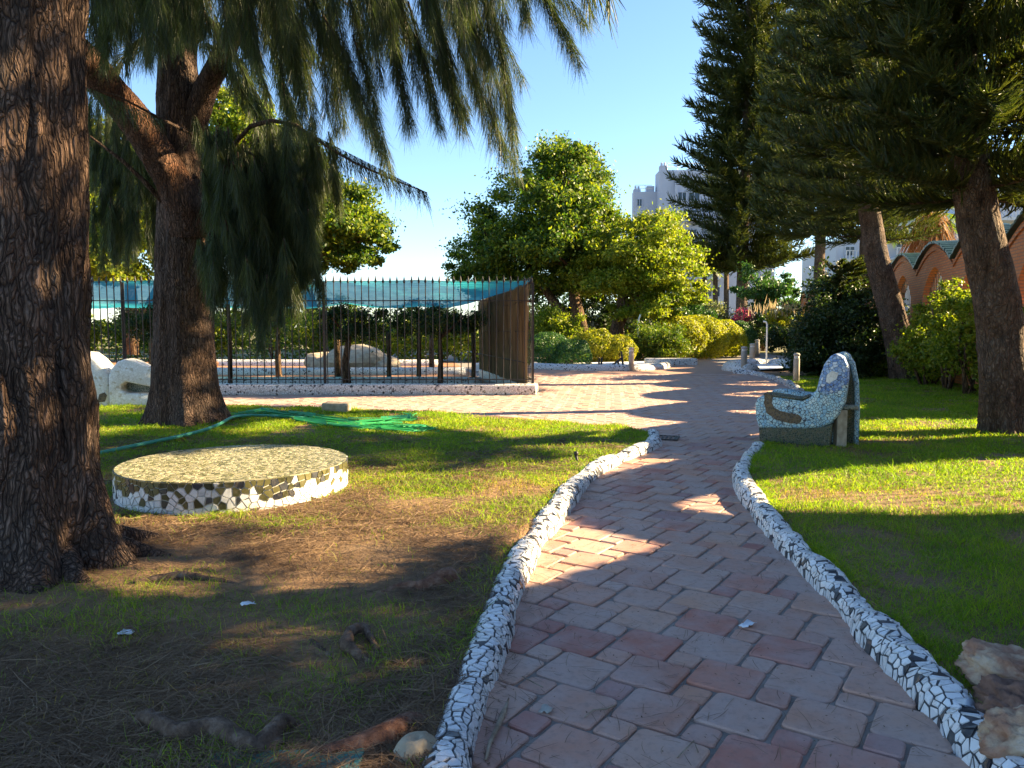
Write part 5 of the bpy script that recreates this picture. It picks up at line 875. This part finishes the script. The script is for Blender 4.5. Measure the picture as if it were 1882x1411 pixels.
p = gp(1092, 640); rt = thing('lamp_post', (p.x * .95, 38.5, 0), 'thin white lamp post in front of the tree trunks', 'lamp'); m_ = MB(); m_.tube([(0, 0, -.1), (0, 0, 2.0), (.1, 0, 2.3)], .045, 8); m_.build('shaft', 'white', rt); m_ = MB(); m_.lathe([(.12, 1.15), (.16, 1.2), (.16, 1.45), (.05, 1.55)], 10, (.28, 0, 0)); m_.tube([(0, 0, 1.5), (.28, 0, 1.56)], .02, 5); m_.build('lantern', 'white', rt, True)
m_ = MB(); m_.box(0, 6.5, 0, .3, -.1, 2.4); o = m_.build('garden_wall', 'white', None, bevel=.03); o.location = (2.0, 47, 0); tag(o, 'pale low garden wall behind the trees and yellow shrubs', 'wall')
# ================================================================== BUILDINGS
def building(name, loc, label, blocks, wins, bal, mat, rails=(), chim=()):
    rt = thing(name, loc, label, 'building')
    for b_ in blocks: m_ = MB(); m_.box(*b_); m_.build('wall', mat, rt)
    for x0, x1, y, z0, z1 in wins:
        f = MB(); d_ = .12
        f.box(x0 - .12, x1 + .12, y - d_, y - .003, z0 - .12, z0); f.box(x0 - .12, x1 + .12, y - d_, y - .003, z1, z1 + .12); f.box(x0 - .12, x0, y - d_, y - .003, z0, z1); f.box(x1, x1 + .12, y - d_, y - .003, z0, z1); f.box((x0 + x1) / 2 - .04, (x0 + x1) / 2 + .04, y - .1, y - .003, z0, z1); w_ = f.build('window', mat, rt)
        g_ = MB(); g_.box(x0, x1, y - .05, y - .004, z0, z1); g_.build('pane', 'glass', w_)
    for x0, x1, y, z in bal:
        m_ = MB(); m_.box(x0, x1, y - 1.6, y - .005, z - .2, z); b_ = m_.build('balcony', mat, rt); r_ = MB(); r_.box(x0, x1, y - 1.6, y - 1.5, z + .95, z + 1.05); r_.box(x0, x1, y - 1.6, y - 1.5, z + .001, z + .12)
        n = int((x1 - x0) / .35)
        for i in range(n + 1): q = x0 + (x1 - x0 - .12) * i / n; r_.box(q, q + .12, y - 1.58, y - 1.52, z + .12, z + .95)
        r_.build('balustrade', mat, b_)
    for x0, x1, y, z in rails:
        m_ = MB(); m_.tube([(x0, y, z + 1.0), (x1, y, z + 1.0)], .05, 4); m_.tube([(x0, y, z + .5), (x1, y, z + .5)], .04, 4)
        for i in range(int((x1 - x0) / 1.5) + 1): m_.tube([(x0 + i * 1.5, y, z), (x0 + i * 1.5, y, z + 1.0)], .04, 4)
        m_.build('roof_rail', 'white', rt)
    for x, y, z, h in chim: m_ = MB(); m_.box(x, x + 1.0, y, y + 1, z - .2, z + h); c_ = m_.build('chimney', mat, rt); q = MB(); [q.tube([(x + .3 + .45 * k, y + .5, z + h), (x + .3 + .45 * k, y + .5, z + h + .5)], .16, 8) for k in (0, 1)]; q.build('chimney_pot', mat, c_)
    return rt
D1 = 112.; s1 = D1 / 1400; bx_ = lambda x: (x - 941) * s1; bz_ = lambda y: 1.55 + (605 - y) * s1
building('apartment_tower', (0, D1, 0), 'tall white apartment tower with stepped roof terraces and chimneys', [(bx_(1208), bx_(1420), 0, 3.5, -1, bz_(318)), (bx_(1165), bx_(1208) - .01, 2, 3.4, -1, bz_(352)), (bx_(1190), bx_(1204), 2.3, 3.3, bz_(352) + .01, bz_(341)), (bx_(1235), bx_(1240), -.5, -.01, 10, bz_(318) - .3)],
    [(bx_(a), bx_(b), y_, bz_(d), bz_(c)) for a, b, y_, c, d in ((1242, 1256, 0, 358, 372), (1262, 1280, 0, 358, 372), (1172, 1180, 2, 366, 378), (1262, 1282, 0, 390, 405), (1225, 1240, 0, 392, 404), (1290, 1305, 0, 390, 405), (1260, 1275, 0, 425, 440), (1225, 1240, 0, 425, 440), (1290, 1310, 0, 425, 440), (1262, 1275, 0, 455, 470), (1290, 1310, 0, 455, 470), (1310, 1320, 0, 495, 508), (1285, 1300, 0, 494, 510), (1250, 1268, 0, 494, 510), (1313, 1320, 0, 528, 545), (1285, 1305, 0, 528, 545))],
    [(bx_(1252), bx_(1320), 0, bz_(y_)) for y_ in (410, 446, 478, 513)], 'shadewhite', [(bx_(1222), bx_(1300), .3, bz_(318)), (bx_(1168), bx_(1200), 2.3, bz_(352))], [(bx_(1209), .2, bz_(318), .7), (bx_(1166), 2.2, bz_(352), .4)])
for i, px in enumerate((1290, 1310, 1330)):
    rt = wl(thing('palm_tree', ((px - 941) * .065, 91, 0), ('slender palm before the tower block, farthest from the tallest pine', 'slender palm between the two other palms before the tower block', 'slender palm before the tower block, beside the tallest pine')[i], 'tree', 'palms before the tower block')); m_ = MB(); m_.tube([((px - 941) * .065, 91, -.2), ((px - 941) * .065 + .2, 91, 4), ((px - 941) * .065 + .1, 91, 9.4)], [.4, .32, .28], 8); m_.build('trunk', 'wood', rt, True)
    P = []; D = []
    for k in range(26):
        a = random.uniform(0, 6.28); e = random.uniform(-.3, 1.2); d = np.array([cos(a) * cos(e), sin(a) * cos(e), sin(e)]); t = np.linspace(.2, 1, 16); c = np.array([(px - 941) * .065 + .1, 91, 9.4]) + d * 2.6 * t[:, None] - np.array([0, 0, 1.]) * (t * t)[:, None]
        for sg in (-1, 1): P.append(c); D.append(np.tile(d * .6 + np.array([-d[1], d[0], 0]) * sg + np.array([0, 0, -.3]), (16, 1)))
    quads('fronds', *strips(np.concatenate(P), np.concatenate(D), .6, .1, np.array([0, 0, -.15]), 2, None, .2), 'leafbig', rt)
D2 = 84.; s2 = D2 / 1400; cx = lambda x: (x - 941) * s2; cz = lambda y: 1.55 + (605 - y) * s2
building('apartment_block', (0, D2, 0), 'white apartment block with balustraded balconies rising behind the brick wall', [(cx(1545), cx(1655), 2, 12, -1, cz(440)), (cx(1625), cx(1775), 0, 11.9, -1, cz(405)), (cx(1775) + .01, cx(2050), -1, 11.8, -1, cz(335))],
    [(cx(a), cx(b), y_, cz(d), cz(c)) for a, b, y_, c, d in ((1562, 1578, 2, 452, 468), (1600, 1612, 2, 452, 468), (1562, 1576, 2, 488, 505), (1598, 1612, 2, 488, 505), (1640, 1658, 0, 418, 430), (1690, 1712, 0, 446, 458), (1640, 1656, 0, 446, 458), (1735, 1755, 0, 446, 458), (1735, 1755, 0, 415, 428), (1690, 1712, 0, 480, 495), (1640, 1656, 0, 480, 495), (1845, 1858, -1, 372, 388), (1872, 1884, -1, 372, 388), (1845, 1858, -1, 500, 520), (1872, 1884, -1, 500, 520), (1872, 1884, -1, 440, 460))],
    [(cx(1628), cx(1728), 0, cz(445)), (cx(1628), cx(1770), 0, cz(476)), (cx(1552), cx(1620), 2, cz(478)), (cx(1785), cx(1900), -1, cz(410)), (cx(1785), cx(1900), -1, cz(470))], 'whitewall')
# ================================================================== SMALL THINGS
hp = [gp(60, 862, .09), gp(175, 834, .09), gp(250, 818, .1), gp(330, 802, .1), gp(385, 788, .12), gp(412, 775, .16), gp(428, 764, .12), gp(470, 762, .08), gp(560, 768, .08)]
C = [Vector(p) for p in hp]; m_ = MB(); fine_ = []
for a, b in zip(C, C[1:]): fine_ += [a.lerp(b, t) for t in np.linspace(0, 1, 5, endpoint=False)]
fine_.append(C[-1])
for _ in range(8): fine_ = [fine_[0]] + [(a + b * 2 + c) / 4 for a, b, c in zip(fine_, fine_[1:], fine_[2:])] + [fine_[-1]]
m_.tube(fine_, .024, 10); tag(m_.build('garden_hose', 'hose', None, True), 'green garden hose running across the lawn to the forked casuarina', 'hose')
# bundled green netting lying on the grass
nt_ = wl(thing('green_netting', (-3.2, 12.9, .06), 'crumpled bright green netting spread on the sunlit lawn', 'netting')); m_ = MB(); random.seed(4)
lines = [[(430, 765), (480, 758), (530, 764), (580, 768), (640, 776), (700, 775), (755, 771), (752, 765), (740, 762)], [(490, 758), (540, 766), (600, 775), (660, 780), (720, 776)], [(580, 780), (640, 783), (700, 787), (760, 790), (797, 789), (780, 784), (740, 783), (680, 780)], [(540, 770), (600, 782), (660, 788), (720, 788)], [(560, 762), (620, 770), (680, 782), (740, 786)]]
for ln in lines:
    for k in range(13):
        pts = []
        for x, y in ln: p = gp(x + random.uniform(-16, 16), y + random.uniform(-4.5, 4.5), .07); pts.append((p.x, p.y, float(lawn_z(np.array(p.x), np.array(p.y), 3)) + random.uniform(.005, .05)))
        m_.tube(pts, .006, 4, False)
m_.build('strands', 'netg', nt_)
n = 9; 
for ln in lines[:4]:
    Vq = []; 
    for x, y in ln:
        for k in range(n): p = gp(x, y + (k / (n - 1) - .5) * 9, .07); Vq.append((p.x, p.y, float(lawn_z(np.array(p.x), np.array(p.y), 3)) + .03 + .04 * random.random()))
    L = len(ln); sh = MB(); sh.add(Vq, [(i * n + k, i * n + k + 1, (i + 1) * n + k + 1, (i + 1) * n + k) for i in range(L - 1) for k in range(n - 1) if random.random() < .38]); sh.build('mesh_sheet', 'netg', nt_)
def lump(name, px, py, s, mat, label, seed, cat='rock', dz=0., sub=4, f=1.6, group=None):
    bm = bmesh.new(); bmesh.ops.create_icosphere(bm, subdivisions=sub + 1, radius=1); co = np.array([v_.co for v_ in bm.verts]); n1 = fbm(co * f + seed * 7, 3, seed); n2_ = np.abs(fbm(co * f * 2.0 + seed, 4, seed + 3) - .5); n3_ = np.round(fbm(co * np.array([1.5, 1.5, 4]) + seed, 2, seed + 6) * 7) / 7; co = co * (.55 + .6 * n1 - .9 * n2_ + .35 * n3_ + .14 * (fbm(co * 9, 3, seed + 8) - .5))[:, None] * np.array(s) * 1.1
    for v_, c in zip(bm.verts, co): v_.co = c
    me = bpy.data.meshes.new(name); bm.to_mesh(me); bm.free(); me.materials.append(MT[mat]); me.polygons.foreach_set('use_smooth', [True] * len(me.polygons)); o = link(bpy.data.objects.new(name, me)); p = gp(px, py, .05); o.location = (p.x, p.y, .05 + dz); o.rotation_euler = (0, 0, seed); return tag(o, label, cat, group)
lump('rock', 1846, 1262, (.18, .14, .09), 'rock', 'cracked pale ochre rock on the lawn beside the kerb', 2, dz=.06); lump('rock', 1874, 1335, (.165, .125, .10), 'rockred', 'reddish brown rock in front of the pale ochre one', 5, dz=.05); lump('rock', 1890, 1395, (.15, .12, .11), 'rock', 'ochre rock lying below the reddish one against the kerb', 9, dz=.05)
lump('white_stone', 766, 1388, (.075, .055, .06), 'stone', 'pale stone chunk lying on the soil against the kerb', 4, 'stone', .02, 2, .7)
m_ = MB(); m_.box(-.28, .20, -.14, .14, 0, .17); o = m_.build('stone_block', 'stone', None, bevel=.035, seg=2); p = gp(622, 757, .05); o.location = (p.x, p.y, .05); o.rotation_euler = (.03, .05, -.15); tag(o, 'rough beige stone block at the edge of the lawn before the railings', 'stone')
p = gp(1062, 850, .05); rt = thing('sprinkler_stake', (p.x, p.y, .05), 'short dark sprinkler stake in the grass by the kerb', 'sprinkler'); m_ = MB(); m_.tube([(0, 0, -.05), (-.02, 0, .09)], .016, 8); m_.build('stem', 'iron', rt, True); m_ = MB(); m_.lathe([(.02, .085), (.026, .10), (.022, .125), (.005, .13)], 10, (-.02, 0, 0)); m_.build('head', 'iron', rt, True)
p = gp(1221, 805); dg = thing('drain_grate', (p.x, p.y, .004), 'small dark iron drain grate in the paving at the kerb end', 'drain', rz=-.3); m_ = MB(); m_.box(-.17, .17, -.2, -.17, 0, .012); m_.box(-.17, .17, .17, .2, 0, .012); m_.box(-.2, -.17, -.2, .2, 0, .012); m_.box(.17, .2, -.2, .2, 0, .012); m_.build('frame', 'iron', dg)
for i in range(6): m_ = MB(); m_.box(-.15 + i * .06 - .012, -.15 + i * .06 + .012, -.168, .168, 0, .009); m_.build('slat', 'iron', dg)
m_ = MB(); m_.tube([gp(893, 1402) + Vector((0, 0, .012)), gp(900, 1375) + Vector((0, 0, .02)), gp(915, 1345) + Vector((0, 0, .022)), gp(925, 1318) + Vector((0, 0, .018)), gp(930, 1305) + Vector((0, 0, .014)), gp(935, 1288) + Vector((0, 0, .012))], [.005, .008, .011, .012, .008, .003], 8); tag(m_.build('stick', 'twig', None, True), 'split dry stick lying on the tiles beside the kerb', 'stick')
for k, (pts, lb_) in enumerate((([(1075, 1320), (1090, 1308), (1115, 1305), (1133, 1299)], 'thin curled twig on a large tile near the stick'), ([(1245, 1395), (1275, 1365), (1283, 1385)], 'thin forked twig on the tiles close to the right kerb side'), ([(960, 1245), (985, 1260), (998, 1265)], 'short thin twig on the tiles by the left kerb'))):
    m_ = MB(); m_.tube([gp(*q) + Vector((0, 0, .006 + .003 * (i % 2))) for i, q in enumerate(pts)], .0028, 5); tag(m_.build('twig', 'twig', None, True), lb_, 'twig')
def scrap(name, px, py, sz, label, seed, mat='paper', z=.07, cat='litter'):
    r_ = random.Random(seed); n = 5; V = []; 
    for i in range(n):
        for j in range(n): V.append(((i / (n - 1) - .5) * sz[0] + r_.uniform(-.1, .1) * sz[0], (j / (n - 1) - .5) * sz[1] + r_.uniform(-.1, .1) * sz[1], r_.uniform(0, .35) * min(sz)))
    m_ = MB(); m_.add(V, [(i * n + j, (i + 1) * n + j, (i + 1) * n + j + 1, i * n + j + 1) for i in range(n - 1) for j in range(n - 1)]); o = m_.build(name, mat, None, True); p = gp(px, py, z); o.location = p; o.rotation_euler = (0, 0, seed); q = o.modifiers.new('t', 'SOLIDIFY'); q.thickness = .0015; return tag(o, label, cat)
scrap('paper_scrap', 231, 1165, (.06, .05), 'small folded white paper scrap on the dark soil', 3); scrap('paper_scrap', 456, 1110, (.035, .07), 'crumpled white tissue on the soil under the casuarina', 5, z=.08); scrap('paper_scrap', 1374, 1149, (.08, .05), 'flat pale paper scrap stuck on the shaded tiles', 7, z=.004); scrap('tile_fragment', 1005, 1306, (.05, .05), 'loose grey tile fragment on a tile by the stick', 9, 'concrete', .006)
m_ = MB(); m_.lathe([(.028, 0), (.033, .05), (.035, .055)], 14); o = m_.build('plastic_cup', 'plastic', None, True); p = gp(1758, 1300, .06); o.location = (p.x, p.y, .07); o.rotation_euler = (1.3, .2, .5); tag(o, 'small crushed clear plastic cup between kerb and rocks', 'cup')
m_ = MB(); m_.box(-.26, .26, -.1, .1, 0, .02); o = m_.build('board', 'teal', None, bevel=.004); p = gp(520, 1418, .06); o.location = (p.x, p.y, .06); o.rotation_euler = (.02, -.02, .02); tag(o, 'flat teal board lying among the roots', 'board')
# dead leaves and crumbs on the paving
n = 1500; Y = rng.uniform(2.4, 11, n); X = xat(LK, Y) + .1 + (rng.random(n) ** 1.5) * (xat(RK, Y) - xat(LK, Y) - .2); k = rng.random(n) < .5; X = np.where(k, X, xat(RK, Y) - .1 - (X - xat(LK, Y) - .1) * .9)
V, F = leaves(np.stack([X, Y, np.full(n, .008)], -1), .012, np.tile([0, 0, 1.], (n, 1)), 3, .5); NN = 1700; a = rng.uniform(0, 6.28, NN); Yn = rng.uniform(2.4, 9, NN); un_ = rng.random(NN); un_ = np.where(rng.random(NN) < .55, un_ ** 3, un_); Xn = xat(LK, Yn) + .1 + un_ * (xat(RK, Yn) - xat(LK, Yn) - .2)
V2, F2 = strips(np.stack([Xn, Yn, np.full(NN, .006)], -1), np.stack([np.cos(a), np.sin(a), a * 0], -1), rng.uniform(.03, .13, NN), .0022, rng.normal(size=(NN, 3)) * [.02, .02, .001], 3, np.stack([-np.sin(a), np.cos(a), a * 0], -1), .5)
tag(quads('leaf_crumbs', *join([(V, F), (V2, F2)]), 'litter'), 'dry leaf crumbs and needles scattered over the tiles', 'leaf litter', kind='stuff')
for o in bpy.data.objects:
    if '_wl' in o.keys(): del o['_wl']
